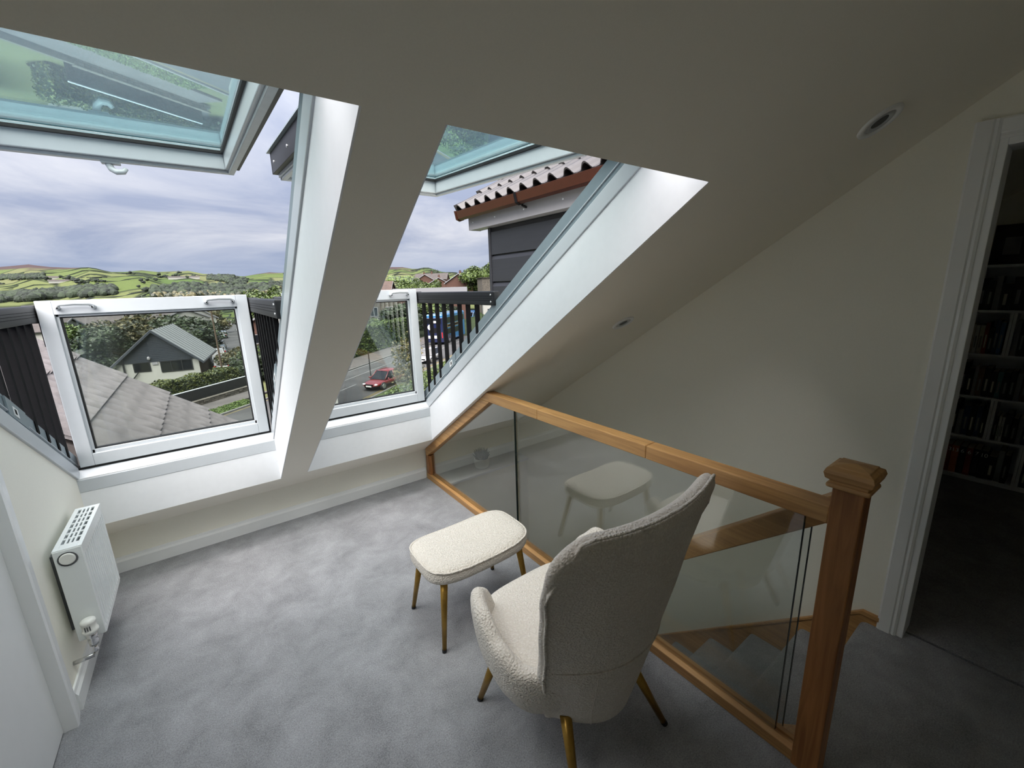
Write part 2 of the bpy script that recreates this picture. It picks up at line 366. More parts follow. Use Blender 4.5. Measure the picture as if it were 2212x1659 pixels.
# walls
m = MB()
m.prism([(2.0, -.22), (3.2, -.22), (3.2, zc(3.2)+HR), (2.0, zc(2.0)+HR)], 'x', XL-.12, XL)
m.prism([(YB, -.22), (1.12, -.22), (1.12, zc(1.12)+HR), (0, zc(0)+HR), (0, 2.40), (YB, 2.40)], 'x', XL-.12, XL)
m.build('wall_left', 'wall_paint', kind=S, label='pale wall at the left with the radiator')
m = MB()
m.box(XL-.1, XB, YK, YK+.12, -.22, .26); m.box(XB, XR+.1, YK, YK+.12, -.06, .26)
m.build('wall_front', 'wall_paint', kind=S, label='low cream knee wall under the windows')
DY0, DY1, DZ = -.55, .278, 1.985
m = MB()
m.prism([(DY1, -2.7), (3.2, -2.7), (3.2, zc(3.2)+.03), (DY1, zc(DY1)+.03)], 'x', XR, 2.36)
m.prism([(DY0, DZ), (DY1, DZ), (DY1, zc(DY1)+.03), (0, zc(0)+.03), (0, 2.38), (DY0, 2.38)], 'x', XR, 2.36)
m.box(XR, 2.36, YB, DY0, -.22, 2.38)
m.build('wall_right', 'wall_paint', kind=S, label='cream gable wall with the doorway')
m = MB(); m.box(XL-.12, 5.0, YB-.1, YB, -.3, 2.5)
m.build('wall_back', 'wall_paint', kind=S, label='wall behind the viewer')
# book room shell
m = MB(); m.box(4.86, 5.0, YB, .85, -.22, 2.5); m.box(2.36, 5.0, .75, .85, -.22, 2.5)
m.build('wall_book_room', 'wall_paint', kind=S, label='dim wall of the book room')
m = MB(); m.prism([(0, 2.352), (.85, 1.85), (.85, 1.95), (0, 2.45)], 'x', 2.42, 5.0)
m.build('ceiling', 'ceiling_paint', kind=S, label='sloping ceiling of the dark book room')
# skirting boards
def skirting(poly_axis, a0, a1, base, sgn):
    return [(base, 0), (base+sgn*.016, 0), (base+sgn*.016, .066), (base+sgn*.010, .078), (base+sgn*.007, .092), (base, .092)]
m = MB(); pr = skirting('x', 0, 0, YK, -1); m.prism(pr, 'x', XL, XB); m.build('baseboard_front', 'gloss_white', kind=S, label='white skirting board along the knee wall')
m = MB(); pr = skirting('y', 0, 0, XL, 1); m.prism([(p[0], p[1]) for p in pr], 'y', 2.068, YK); m.build('baseboard_left', 'gloss_white', kind=S, label='white skirting board under the radiator')
# left cupboard door and its architrave
m = MB(); m.prism([(1.125, .006), (1.985, .006), (1.985, zc(1.985)+HR-.004), (1.125, zc(1.125)+HR-.004)], 'x', XL-.06, XL-.022)
d1 = m.build('door_1', 'gloss_white', kind=S, bevel=.003, label='plain white door at the lower left edge')
m = MB(); m.prism([(XL-.06, 1.985), (XL+.016, 1.985), (XL+.018, 2.0), (XL+.013, 2.03), (XL+.010, 2.058), (XL, 2.066), (XL-.06, 2.066)], 'z', 0, 1.22)
m.build('trim_3', 'gloss_white', kind=S, label='white moulded architrave beside the left door')
# right doorway
m = MB()
m.box(XR-.006, 2.366, DY1-.028, DY1+.002, 0, DZ); m.box(XR-.006, 2.366, DY0, DY0+.03, 0, DZ); m.box(XR-.006, 2.366, DY0+.03, DY1-.028, DZ-.03, DZ)
ob = m.build('door_2', 'gloss_white', kind=S, bevel=.002, label='white lining of the open doorway at the right')
m = MB()
prof = [(.272, XR), (.272, XR-.010), (.280, XR-.015), (.288, XR-.012), (.293, XR-.018), (.330, XR-.020), (.337, XR-.014), (.337, XR)]
m.prism([(x, y) for y, x in prof], 'z', 0, 2.042)
m.build('trim_4', 'gloss_white', kind=S, label='white moulded architrave at the left side of the doorway')
m = MB(); m.prism([(x, 2.042+(y-.337)) for y, x in prof], 'y', DY0-.06, .271)
m.build('trim_6', 'gloss_white', kind=S, label='white moulded architrave across the top of the doorway')

# ------------------------------------------------------------------ stairwell
m = MB(); m.box(XB-.01, XB+.06, .34, 2.88, -2.7, -.22)
m.build('wall_stairwell', 'wall_paint', kind=S, label='wall of the stairwell under the landing')
m = MB(); sx0, sx1, sz0, sz1 = 1.905, 1.94, -1.15, -.62
m.box(XB, sx0, 2.88, 2.98, -2.7, -.02); m.box(sx1, XR, 2.88, 2.98, -2.7, -.02); m.box(sx0, sx1, 2.88, 2.98, -2.7, sz0); m.box(sx0, sx1, 2.88, 2.98, sz1, -.02)
m.build('wall_stair_end', 'wall_paint', kind=S, label='end wall of the stairwell below the ledge')
m = MB(); m.box(sx0, sx1, 2.92, 2.926, sz0, sz1); m.build('window_3', 'pane', kind=S, label='narrow bright slit of window down the stairwell')
m = MB(); m.box(XB+.06, XR, 2.86, YK, -.022, 0); lg = m.build('trim_7', 'white_paint', kind=S, bevel=.003, label='white ledge at floor level over the stairs')
m = MB(); m.prism(skirting('x', 0, 0, YK, -1), 'x', XB+.06, XR); m.build('baseboard_ledge', 'gloss_white', kind=S, label='white skirting board at the back of the stair ledge')
m = MB(); m.box(XB-.2, XR+.1, YB, 3.1, -2.8, -2.7); m.build('floor_lower', 'carpet', kind=S, label='floor at the foot of the stairs')
m = MB(); m.box(XB, XR, .30, .355, -2.7, -.22); m.build('wall_stair_top', 'wall_paint', kind=S, label='closing wall under the top step')
st = thing('staircase', (1.8, .4, -2.7), label='grey carpeted stairs going down beside the gable wall', category='staircase')
for i in range(1, 12):
    y0 = ts+.225*(i-1); y1 = ts+.225*i; z = -.2*i
    m = MB()
    ns = [(y1-.028+.028*math.sin(a), z-.028+.028*math.cos(a)) for a in [k*math.pi/10 for k in range(0, 9)]]
    m.prism([(y0-.03, z-.20), (y0-.03, z)]+ns+[(y1-.018, z-.06), (y1-.018, z-.20)], 'x', 1.474, XR-.021)
    m.build('step', 'carpet', st)
zs = lambda y: .401-.888*y
m = MB(); m.prism([(.325, .052), (.393, .052), (2.86, zs(2.86)), (2.86, zs(2.86)-.32), (.393, -.26), (.325, -.05)], 'x', XR-.013, XR)
m.prism([(.325, .052), (.393, .052), (2.86, zs(2.86)), (2.86, zs(2.86)-.022), (.40, .030), (.325, .030)], 'x', XR-.019, XR-.013)
m.build('trim_8', 'oak_y', kind=S, bevel=.002, label='oak string board on the wall beside the stairs')

# ------------------------------------------------------------------ landing balustrade
bal = thing('landing_balustrade', (XB+.03, .31, 0), label='oak and glass balustrade guarding the stairs, with square newel post', category='balustrade')
xa, xc = XB, XB+.062
m = MB(); m.box(1.331, 1.403, .270, .341, -.25, .99); nw = m.build('newel_post', 'dark_oak_z', bal, bevel=.003)
m = MB(); m.box(1.317, 1.417, .256, .355, .985, .999); m.build('cap_collar', 'oak_y', nw, bevel=.006, seg=3)
m = MB(); c0, c1 = 1.367, .3055
rings = []
for h, r in ((.999, .043), (1.006, .043), (1.012, .052), (1.028, .056), (1.040, .052), (1.045, .041), (1.048, .0405), (1.055, .004)):
    rings.append([(c0-r, c1-r, h), (c0+r, c1-r, h), (c0+r, c1+r, h), (c0-r, c1+r, h)])
m.grid(rings, cu=True); m.add(rings[-1], [(0, 1, 2, 3)]); m.build('post_cap', 'oak_y', nw, bevel=.002)
for a, b in ((.341, .95), (.9515, 1.62), (1.6215, 2.19)):
    m = MB()
    m.prism([(a, .866), (b, .866), (b, .922), (a, .922)] if b < 2 else [(a, .866), (2.182, .866), (2.100, .922), (a, .922)], 'x', xa, xc)
    m.build('handrail', 'oak_y', bal, bevel=.004)
m = MB(); m.prism([(2.075, .8655), (2.183, .8655), (3.079, zc(3.079)-.002), (3.079, zc(3.079)-.075)], 'x', xa+.003, xc-.003); m.build('raking_rail', 'oak_y', bal, bevel=.003)
m = MB(); m.box(xa+.003, xc-.003, 3.030, 3.079, .045, zc(3.079)-.05); m.build('end_post', 'dark_oak_z', bal, bevel=.003)
m = MB(); m.box(xa+.008, xa+.026, 3.018, 3.031, .045, .21); m.build('end_post_bead', 'dark_oak_z', bal)
m = MB(); m.prism([(xa, 0), (xa, .042), (xa+.022, .046), (xa+.022, .036), (xa+.04, .036), (xa+.04, .046), (xc, .042), (xc, 0)], 'y', .341, 3.079); m.build('base_rail', 'oak_y', bal, bevel=.002)
gx0, gx1 = XB+.026, XB+.036
yj = 1.842
m = MB(); m.prism([(yj+.014, .045), (3.031, .045), (3.031, .20), (2.08, .866), (yj+.014, .866)], 'x', gx0, gx1); p1 = m.build('glass_pane', 'banister_glass', bal)
m = MB(); m.box(gx0-.001, gx1+.001, yj+.013, yj+.015, .045, .866); m.build('pane_edge', 'glass_edge', p1)
m = MB(); m.box(gx0, gx1, .405, yj-.014, .045, .866); p2 = m.build('glass_pane', 'banister_glass', bal)
m = MB(); m.box(gx0-.0005, gx1+.0005, .4035, .405, .045, .866); m.build('pane_edge', 'glass_edge', p2)
m = MB(); m.box(gx0-.0005, gx1+.0005, yj-.014, yj-.0135, .045, .866); m.build('pane_edge', 'banister_glass', p2)
sb = thing('stair_balustrade', (1.43, .36, 0), label='raking oak handrail with glass following the stairs down', category='balustrade')
zt = lambda y: .757-.85*(y-.556)
m = MB(); m.prism([(.341, zt(.341)-.09), (2.3, zt(2.3)-.09), (2.3, zt(2.3)), (.341, zt(.341))], 'x', 1.408, 1.468); m.build('handrail', 'oak_y', sb, bevel=.004)
zb = lambda y: .04-.85*(y-.341)
m = MB(); m.prism([(.341, zb(.341)-.07), (2.3, zb(2.3)-.07), (2.3, zb(2.3)), (.341, zb(.341))], 'x', 1.405, 1.47); m.build('base_rail', 'oak_y', sb, bevel=.003)
m = MB(); m.prism([(.345, zb(.345)-.38), (2.3, zb(2.3)-.38), (2.3, zb(2.3)-.071), (.345, zb(.345)-.071)], 'x', 1.402, 1.471); m.build('string_board', 'oak_y', sb)
m = MB(); m.prism([(.405, zb(.405)), (2.25, zb(2.25)), (2.25, zt(2.25)-.09), (.405, zt(.405)-.09)], 'x', 1.433, 1.443); p3 = m.build('glass_pane', 'banister_glass', sb)
m = MB(); m.prism([(.4035, zb(.405)), (.405, zb(.405)), (.405, zt(.405)-.09), (.4035, zt(.405)-.09)], 'x', 1.4325, 1.4435); m.build('pane_edge', 'glass_edge', p3)

# ------------------------------------------------------------------ the two balcony roof windows
def roof_window(k):
    a, b = WIN[k]
    root = thing('window_%d' % (k+1), ((a+b)/2, 2.9, .6), kind=S, label=('left balcony roof window with its upper sash raised and lower sash upright', 'right balcony roof window with its upper sash raised, beside the pillar')[k])
    yt, yb = Y1-.05, 2.905
    # white lining and grey outer frame
    for sx_, xw in ((1, a), (-1, b)):
        x_in = xw+sx_*.010; x_out = xw-sx_*.045
        m = MB(); m.prism(band(yt, yb, HR-.005, HR+.07), 'x', *sorted((x_in, x_out))); fr = m.build('frame_side', 'frame_white', root, bevel=.004)
        m = MB(); m.prism(band(yt, yb+.09, HR+.0705, HR+.165), 'x', *sorted((xw-sx_*.004, x_out))); m.build('outer_frame_side', 'frame_grey', fr)
        m = MB(); m.prism(band(yt, yb+.05, HR+.1, HR+.104), 'x', *sorted((xw-sx_*.0045, xw+sx_*.002))); m.build('frame_groove', 'frame_white', fr)
        # small catch on the frame
        yc = 2.42 if k else 2.30
        m = MB(); m.prism(band(yc, yc+.15, HR+.085, HR+.158), 'x', *sorted((xw-sx_*.003, xw+sx_*.003))); m.build('catch_plate', 'frame_grey', fr)
        m = MB(); m.prism(band(yc+.04, yc+.075, HR+.10, HR+.135), 'x', *sorted((xw+sx_*.003, xw+sx_*.005))); m.build('catch_slot', 'gloss_white', fr)
        m = MB(); m.prism(band(yc+.047, yc+.060, HR+.108, HR+.127), 'x', *sorted((xw+sx_*.005, xw+sx_*.006))); m.build('catch_bolt', 'black', fr)
    m = MB(); m.prism([(Y2-.006, zc(Y2)+HR-.045), (Y2-.006, zc(Y2)+HR-.008), (Y2+.004, zc(Y2)+HR), (2.915, .703), (2.96, .703), (2.96, .58), (Y2-.006, .60)], 'x', a-.02, b+.02)
    m.build('frame_sill', 'frame_white', root, bevel=.003)
    m = MB(); m.prism(band(yt-.05, Y1+.012, HR-.005, HR+.10), 'x', a-.04, b+.04); m.build('frame_head', 'frame_white', root, bevel=.004)
    # upright lower sash (the balcony parapet)
    x0, x1, z0, z1, ya, yz = a+.016, b-.018, .717, 1.547, 2.91, 2.965
    w, wt, wb = .055, .066, .062
    m = MB()
    for q in ((x0, x0+w, z0, z1), (x1-w, x1, z0, z1), (x0+w, x1-w, z1-wt, z1), (x0+w, x1-w, z0, z0+wb)):
        m.box(q[0], q[1], ya, yz, q[2], q[3])
    ls = m.build('lower_sash', 'frame_white', root, bevel=.0025, label='white frame of the upright lower sash')
    bd = .012                                   # stepped glazing bead
    m = MB()
    for q in ((x0+w-.004, x0+w+bd, z0+wb-.004, z1-wt+.004), (x1-w-bd, x1-w+.004, z0+wb-.004, z1-wt+.004), (x0+w, x1-w, z1-wt-bd, z1-wt+.004), (x0+w, x1-w, z0+wb-.004, z0+wb+bd+.006)):
        m.box(q[0], q[1], ya+.014, yz-.01, q[2], q[3])
    m.build('glazing_bead', 'frame_white', ls, bevel=.002)
    m = MB(); e = bd
    for q in ((x0+w+e, x0+w+e+.006, z0+wb+e, z1-wt-e), (x1-w-e-.006, x1-w-e, z0+wb+e, z1-wt-e), (x0+w+e, x1-w-e, z1-wt-e-.006, z1-wt-e), (x0+w+e, x1-w-e, z0+wb+e+.006, z0+wb+e+.012)):
        m.box(q[0], q[1], ya+.022, yz-.012, q[2], q[3])
    m.build('gasket', 'rubber', ls)
    m = MB(); m.box(x0+w, x1-w, ya+.026, ya+.030, z0+wb, z1-wt); m.build('pane', 'pane', ls)
    m = MB(); m.box(x0+w, x1-w, ya+.042, ya+.046, z0+wb, z1-wt); m.build('pane', 'pane', ls)
    m = MB(); m.box(x0-.012, x1+.012, ya+.01, yz+.01, z0-.016, z0-.002); m.build('weather_strip', 'rubber', ls)
    for hx in (x0+.135, x1-.135):
        m = MB(); zz = z1-.018
        m.tube([(hx-.062, ya, zz-.018), (hx-.062, ya-.018, zz-.014), (hx-.052, ya-.026, zz), (hx, ya-.028, zz+.003), (hx+.052, ya-.026, zz), (hx+.062, ya-.018, zz-.014), (hx+.062, ya, zz-.018)], .0100, 8)
        h = m.build('pull_handle', 'grey_plastic', ls, smooth=True)
        m = MB()
        for s_ in (-1, 1): m.cone((hx+s_*.060, ya-.016, zz-.016), (hx+s_*.060, ya-.028, zz-.017), .0075, .007, 10)
        m.build('handle_boss', 'grey_plastic', h, smooth=True)
        m = MB()
        for s_ in (-1, 1): m.cone((hx+s_*.060, ya-.027, zz-.017), (hx+s_*.060, ya-.0285, zz-.017), .004, .004, 8)
        m.build('screw_hole', 'black', h)
    # dark side stays of the parapet, side rails and balusters
    for sx_, xw in ((1, a), (-1, b)):
        xp = xw+sx_*(.004)
        if k == 0 and sx_ == 1: xp = a+.004
        m = MB(); m.box(min(xp, xp+sx_*.020), max(xp, xp+sx_*.020), 2.966, 3.0, .66, 1.50); stt = m.build('side_stay', 'dark_metal', root, bevel=.002)
        m = MB(); m.box(min(xp, xp+sx_*.022), max(xp, xp+sx_*.022), 2.95, 3.02, 1.33, 1.53); m.build('stay_bracket', 'black', stt, bevel=.004)
        m = MB(); m.cone((xp+sx_*.022, 2.985, 1.44), (xp+sx_*.027, 2.985, 1.44), .010, .009, 12); m.build('bracket_screw', 'steel', stt, smooth=True)
        m = MB(); m.tube([(xp+sx_*.024, 2.93, .74), (xp+sx_*.024, 2.95, .90)], .005, 8); m.build('gas_strut', 'steel', stt, smooth=True)
        y0 = 1.93
        m = MB(); xr = xw-sx_*.010
        m.box(xr-.021, xr+.021, y0, 2.955, 1.448, 1.525); rl = m.build('side_rail', 'dark_metal', root, bevel=.007, seg=3)
        m = MB()
        for zz in (1.474, 1.486, 1.498): m.box(xr-.0215, xr+.0215, y0+.012, 2.93, zz, zz+.002)
        m.build('rail_groove', 'black', rl)
        m = MB(); m.box(xr-.023, xr+.023, 2.93, 2.963, 1.444, 1.529); m.build('rail_end_cap', 'dark_metal', rl, bevel=.004)
        m = MB()
        for zz in (1.468, 1.505): m.cone((xr+sx_*.021, y0+.03, zz), (xr+sx_*.0235, y0+.03, zz), .006, .005, 8)
        m.build('rail_screw', 'steel', rl)
        for n in range(8):
            yy = 2.862-.1035*n
            m = MB(); m.box(xr-.010, xr+.010, yy-.012, yy+.012, zc(yy)+HR+.11, 1.449); m.build('baluster', 'black', rl)
    # raised upper sash, hinged at the top
    hy, hz_, sl = .93, 2.020, .0535
    ye = 2.495
    def up(y, n): return (y-sl*n, hz_+(y-hy)*sl+n)
    def slab(m, xa_, xb_, ya_, yb_, n0, n1): m.prism([up(ya_, n0), up(yb_, n0), up(yb_, n1), up(ya_, n1)], 'x', xa_, xb_)
    u0, u1 = a+.016, b-.016; ws, we = .042, .065; th = .085
    m = MB()
    slab(m, u0, u0+ws, hy, ye, 0, th); slab(m, u1-ws, u1, hy, ye, 0, th); slab(m, u0+ws, u1-ws, ye-we, ye, 0, th); slab(m, u0+ws, u1-ws, hy, hy+.07, 0, th)
    us = m.build('upper_sash', 'frame_white', root, bevel=.003, label='white frame of the raised upper sash')
    m = MB()
    for q in ((u0+.006, u0+ws-.012, hy+.05, ye-.012), (u1-ws+.012, u1-.006, hy+.05, ye-.012), (u0+.006, u1-.006, ye-we+.02, ye-.008)): slab(m, *q, -.012, 0)
    m.build('sash_rebate', 'grey_plastic', us, bevel=.003)
    m = MB()
    for q in ((u0+ws, u0+ws+.010, hy+.07, ye-we), (u1-ws-.010, u1-ws, hy+.07, ye-we), (u0+ws, u1-ws, ye-we-.014, ye-we)): slab(m, *q, th-.024, th-.012)
    m.build('gasket', 'rubber', us)
    m = MB(); slab(m, u0+ws-.01, u1-ws+.01, hy+.06, ye-we+.01, th-.012, th-.008); m.build('pane', 'pane_tinted', us)
    m = MB(); slab(m, u0+ws-.01, u1-ws+.01, hy+.06, ye-we+.01, th+.006, th+.010); m.build('pane', 'pane', us)
    m = MB()
    for q in ((u0-.022, u0+.004, hy, ye+.012), (u1-.004, u1+.022, hy, ye+.012), (u0-.022, u1+.022, ye+.001, ye+.022)): slab(m, *q, .016, th+.025)
    cv = m.build('cover_profile', 'dark_metal', us, bevel=.002)
    m = MB(); slab(m, u0-.032, u1+.032, hy-.05, ye+.034, th+.0255, th+.030)
    for q in ((u0-.010, u1+.010),): pass
    mm = MB()
    for q in ((u0-.036, u0+.03, hy, ye+.036), (u1-.03, u1+.036, hy, ye+.036), (u0+.03, u1-.03, ye-.04, ye+.036)): slab(mm, *q, th+.0255, th+.031)
    mm.build('drip_flange', 'frame_grey', us)
    m = MB()
    for yy in (ye-.06, ye-.40, ye-.9):
        for xx, s_ in ((u0-.022, -1), (u1+.022, 1)):
            p = up(yy, .06); m.cone((xx, p[0], p[1]), (xx+s_*.003, p[0], p[1]), .007, .006, 8)
    m.build('cover_screw', 'steel', us)
    # hook handle under the sash edge
    hx = (u0+u1)/2-.01; p = up(ye-.012, -.012)
    m = MB(); m.box(hx-.030, hx+.030, p[0]-.03, p[0]+.005, p[1]-.010, p[1]); hd = m.build('handle_base', 'grey_plastic', us, bevel=.003)
    m = MB(); m.tube([(hx-.008, p[0]-.012, p[1]-.008), (hx, p[0]-.022, p[1]-.03), (hx+.014, p[0]-.034, p[1]-.042), (hx+.036, p[0]-.036, p[1]-.040), (hx+.046, p[0]-.034, p[1]-.026)], [.012, .012, .011, .010, .008], 10)
    m.build('handle_lever', 'grey_plastic', us, smooth=True)
roof_window(0); roof_window(1)

# ------------------------------------------------------------------ recessed downlights in the slope
def downlight(px, py, label):
    d = ray(px, py); t = (SB-CAMZ)/(d.z-SA*d.y); P = Vector((0, 0, CAMZ))+d*t
    root = thing('ceiling_downlight', P, label=label, category='light')
    n = Vector((0, SA, -1)).normalized(); u = Vector((1, 0, 0)); w = n.cross(u)
    def ring(r, h): return [P+(u*math.cos(a)+w*math.sin(a))*r+n*h for a in [2*math.pi*i/32 for i in range(32)]]
    m = MB(); m.grid([ring(.062, .0), ring(.062, .004), ring(.058, .007), ring(.044, .006), ring(.042, .001)], cu=True); m.build('bezel', 'gloss_white', root, smooth=True)
    m = MB(); m.grid([ring(.043, .0015), ring(.036, .0055), ring(.030, .0055), ring(.024, .002)], cu=True); m.build('lamp_holder', 'grey_plastic', root, smooth=True)
    m = MB(); m.add(ring(.031, .002), [tuple(range(32))]); m.build('lamp_lens', 'dark_grey', root)
downlight(1346, 697, 'small round recessed downlight low on the slope near the gable wall')
downlight(1900, 262, 'round recessed downlight high on the slope near the doorway')

# ------------------------------------------------------------------ radiator on the left wall
RX0, RX1, RY0, RY1, RZ0, RZ1 = XL+.028, -.508, 2.195, 2.615, .205, .612
rad = thing('radiator', ((RX0+RX1)/2, (RY0+RY1)/2, RZ0), label='small white panel radiator mounted on the left wall under the window', category='radiator')
def ribbed(m, xf, depth, sgn):
    rows = []; n = 14; pts = []
    y = RY0+.012; step = (RY1-RY0-.024)/n
    ysn = []
    for i in range(n):
        yb0 = y+i*step; ysn += [(yb0, 0), (yb0+step*.30, 0), (yb0+step*.42, 1), (yb0+step*.82, 1), (yb0+step*.94, 0)]
    ysn.append((RY1-.012, 0))
    for z, k in ((RZ0, 0), (RZ0+.02, 0), (RZ0+.045, 1), (RZ1-.075, 1), (RZ1-.045, 0), (RZ1-.006, 0)):
        rows.append([(xf-sgn*depth*(kk*k), yy, z) for yy, kk in ysn])
    m.grid(rows)
m = MB(); ribbed(m, RX1, .007, 1)
m.build('front_panel', 'radiator_white', rad)
m = MB(); m.box(RX0, RX0+.012, RY0+.012, RY1-.012, RZ0, RZ1-.006); m.build('back_panel', 'radiator_white', rad, bevel=.003)
for ya_, yb_ in ((RY0, RY0+.012), (RY1-.012, RY1)):
    m = MB(); m.box(RX0-.004, RX1+.001, ya_, yb_, RZ0+.004, RZ1); m.build('side_cover', 'radiator_white', rad, bevel=.003)
m = MB(); zt0, zt1 = RZ1-.004, RZ1+.003
nx, ny = 4, 7; gx = [RX0+.012+(RX1-RX0-.024)*i/nx for i in range(nx+1)]; gy = [RY0+.05+(RY1-RY0-.075)*i/ny for i in range(ny+1)]
m.box(RX0-.004, RX0+.012, RY0+.002, RY1, zt0, zt1); m.box(RX1-.012, RX1+.002, RY0+.002, RY1, zt0, zt1)
m.box(RX0+.012, RX1-.012, RY0+.002, RY0+.05, zt0, zt1); m.box(RX0+.012, RX1-.012, RY1-.025, RY1, zt0, zt1)
for g_ in gx[1:-1]: m.box(g_-.0035, g_+.0035, RY0+.05, RY1-.025, zt0, zt1)
for g_ in gy[1:-1]: m.box(RX0+.012, RX1-.012, g_-.005, g_+.005, zt0+.0005, zt1-.0005)
m.build('top_grille', 'radiator_white', rad, bevel=.001)
m = MB()
for i in range(18):
    yy = RY0+.03+i*.021; m.box(RX0+.014, RX1-.014, yy, yy+.003, RZ0+.03, RZ1-.03)
m.build('convector_fins', 'grey_plastic', rad)
m = MB(); m.cone(((RX0+RX1)/2-.005, RY0-.001, RZ1-.038), ((RX0+RX1)/2-.005, RY0-.008, RZ1-.038), .024, .022, 20); m.build('blanking_plug', 'valve_white', rad, smooth=False, bevel=.002)
m = MB(); m.cone(((RX0+RX1)/2-.005, RY0+.0005, RZ1-.040), ((RX0+RX1)/2-.005, RY0-.002, RZ1-.040), .029, .029, 20); m.build('plug_recess', 'dark_grey', rad)
vx, vy = (RX0+RX1)/2+.005, RY0-.030
m = MB(); m.lathe([(0, -.02), (.014, -.02), (.016, .0), (.012, .012), (.017, .016), (.017, .030), (.012, .034), (0, .034)], (vx, vy, RZ0+.01), 16); m.cone((vx, vy, RZ0+.025), (vx, RY0+.002, RZ0+.025), .011, .011, 12)
vl = m.build('valve_body', 'chrome', rad, smooth=True)
m = MB(); m.lathe([(0, .036), (.021, .036), (.025, .044), (.025, .052), (.022, .055), (.0225, .080), (.024, .083), (.023, .094), (.012, .100), (0, .100)], (vx, vy, RZ0+.01), 24); hd = m.build('thermostat_head', 'valve_white', vl, smooth=True)
m = MB()
for i in range(3): m.box(vx-.010+i*.007, vx-.007+i*.007, vy-.0245, vy-.021, RZ0+.068, RZ0+.086)
m.build('head_slots', 'dark_grey', vl)
m = MB(); m.tube([(vx, vy, RZ0-.005), (vx, vy, .165), (vx-.012, vy, .148), (XL+.001, vy, .145)], .0085, 10); m.build('supply_pipe', 'chrome', rad, smooth=True)
m = MB(); m.box(XL, RX0, RY0+.06, RY0+.10, RZ0+.03, RZ1-.04); m.build('wall_bracket', 'dark_grey', rad)
m = MB(); m.box(XL, RX0, RY1-.10, RY1-.06, RZ0+.03, RZ1-.04); m.build('wall_bracket', 'dark_grey', rad)
m = MB(); m.tube([(vx-.02, RY1+.004, RZ0+.02), (vx-.02, RY1+.02, RZ0+.02), (vx-.02, RY1+.026, RZ0-.03), (vx-.035, RY1+.026, RZ0-.045), (XL+.001, RY1+.026, RZ0-.045)], .0075, 8); m.build('return_pipe', 'chrome', rad, smooth=True)

# ------------------------------------------------------------------ armchair
CHX, CHY = .885, .93
chair = thing('armchair', (CHX, CHY, 0), label='cream boucle armchair with tall back, seen from behind', category='chair')
def P_(x, y, z): return (CHX+x, CHY+y, z)
def lerp_tab(tab, t):
    for (a, va), (b, vb) in zip(tab, tab[1:]):
        if t <= b:
            k = (t-a)/(b-a) if b > a else 0; k = k*k*(3-2*k); return va+(vb-va)*k
    return tab[-1][1]
# seat shell with the two low arms: a cup whose rim rises at the arms
NA = 96; rows = []
def rim(th):                                # th in degrees, 90 = front, 270 = back
    d = abs(((th-90+180) % 360)-180)        # 0 at front .. 180 at back
    return lerp_tab([(0, .335), (26, .345), (46, .53), (58, .575), (74, .56), (100, .50), (125, .455), (150, .44), (180, .44)], d)
def plan(th, a, bf, bb, e=2.6):
    c, s_ = math.cos(math.radians(th)), math.sin(math.radians(th)); b = bf if s_ > 0 else bb
    r = (abs(c)**e+abs(s_)**e)**(-1/e); return a*c*r, b*s_*r
prof_out = [(.0, .50, .0), (.05, .66, .0), (.16, .80, 0), (.34, .91, 0), (.56, .97, 0), (.78, 1.0, 0), (.93, 1.012, 0)]
ZB = .205
angs = [360*i/NA for i in range(NA)]
rows.append([P_(*[v*.05 for v in plan(t, .33, .27, .20)], ZB+.002) for t in angs])
for k, sc, _ in prof_out:
    rw = []
    for t in angs:
        x, y = plan(t, .335, .25, .21); h = rim(t); rw.append(P_(x*sc, y*sc-.005, ZB+(h-ZB)*k))
    rows.append(rw)
for dk, sc in ((1.0, .985), (1.02, .93), (1.0, .875), (.93, .845)):
    rw = []
    for t in angs:
        x, y = plan(t, .335, .25, .21); h = rim(t); rw.append(P_(x*sc, y*sc-.005, ZB+(h-ZB)*dk))
    rows.append(rw)
for z in (.36, .30):
    rows.append([P_(*[v*.80 for v in plan(t, .335, .25, .21)], z) for t in angs])
m = MB(); m.grid(rows, cu=True); m.build('seat_shell', 'boucle', chair, smooth=True, sub=1)
# seat cushion
def cushion(m, cx_, cy_, a, b, z0, z1, e=3.2, n=64, crown=.012, rr=.03, fx=None):
    rws = []
    for dz, ins in ((0, rr), (.35, .004), (.62, 0), (.85, rr*.35), (1.0, rr)):
        rw = []
        for i in range(n):
            t = 2*math.pi*i/n; c, s_ = math.cos(t), math.sin(t); r = (abs(c)**e+abs(s_)**e)**(-1/e)
            rw.append((cx_+(a-ins)*c*r, cy_+(b-ins)*s_*r, z0+(z1-z0)*dz))
        rws.append(rw)
    for k in (.75, .45, .15):
        rws.append([(cx_+(p[0]-cx_)*k, cy_+(p[1]-cy_)*k, z1+crown*(1-k)) for p in rws[4]])
    rws.insert(0, [(cx_+(p[0]-cx_)*.1, cy_+(p[1]-cy_)*.1, z0) for p in rws[0]])
    m.grid(rws, cu=True); m.add(rws[-1], [tuple(range(n))]); m.add(rws[0], [tuple(range(n))])
m = MB(); cushion(m, CHX, CHY+.02, .272, .25, .315, .425, e=3.6); m.build('seat_cushion', 'boucle', chair, smooth=True, sub=1)
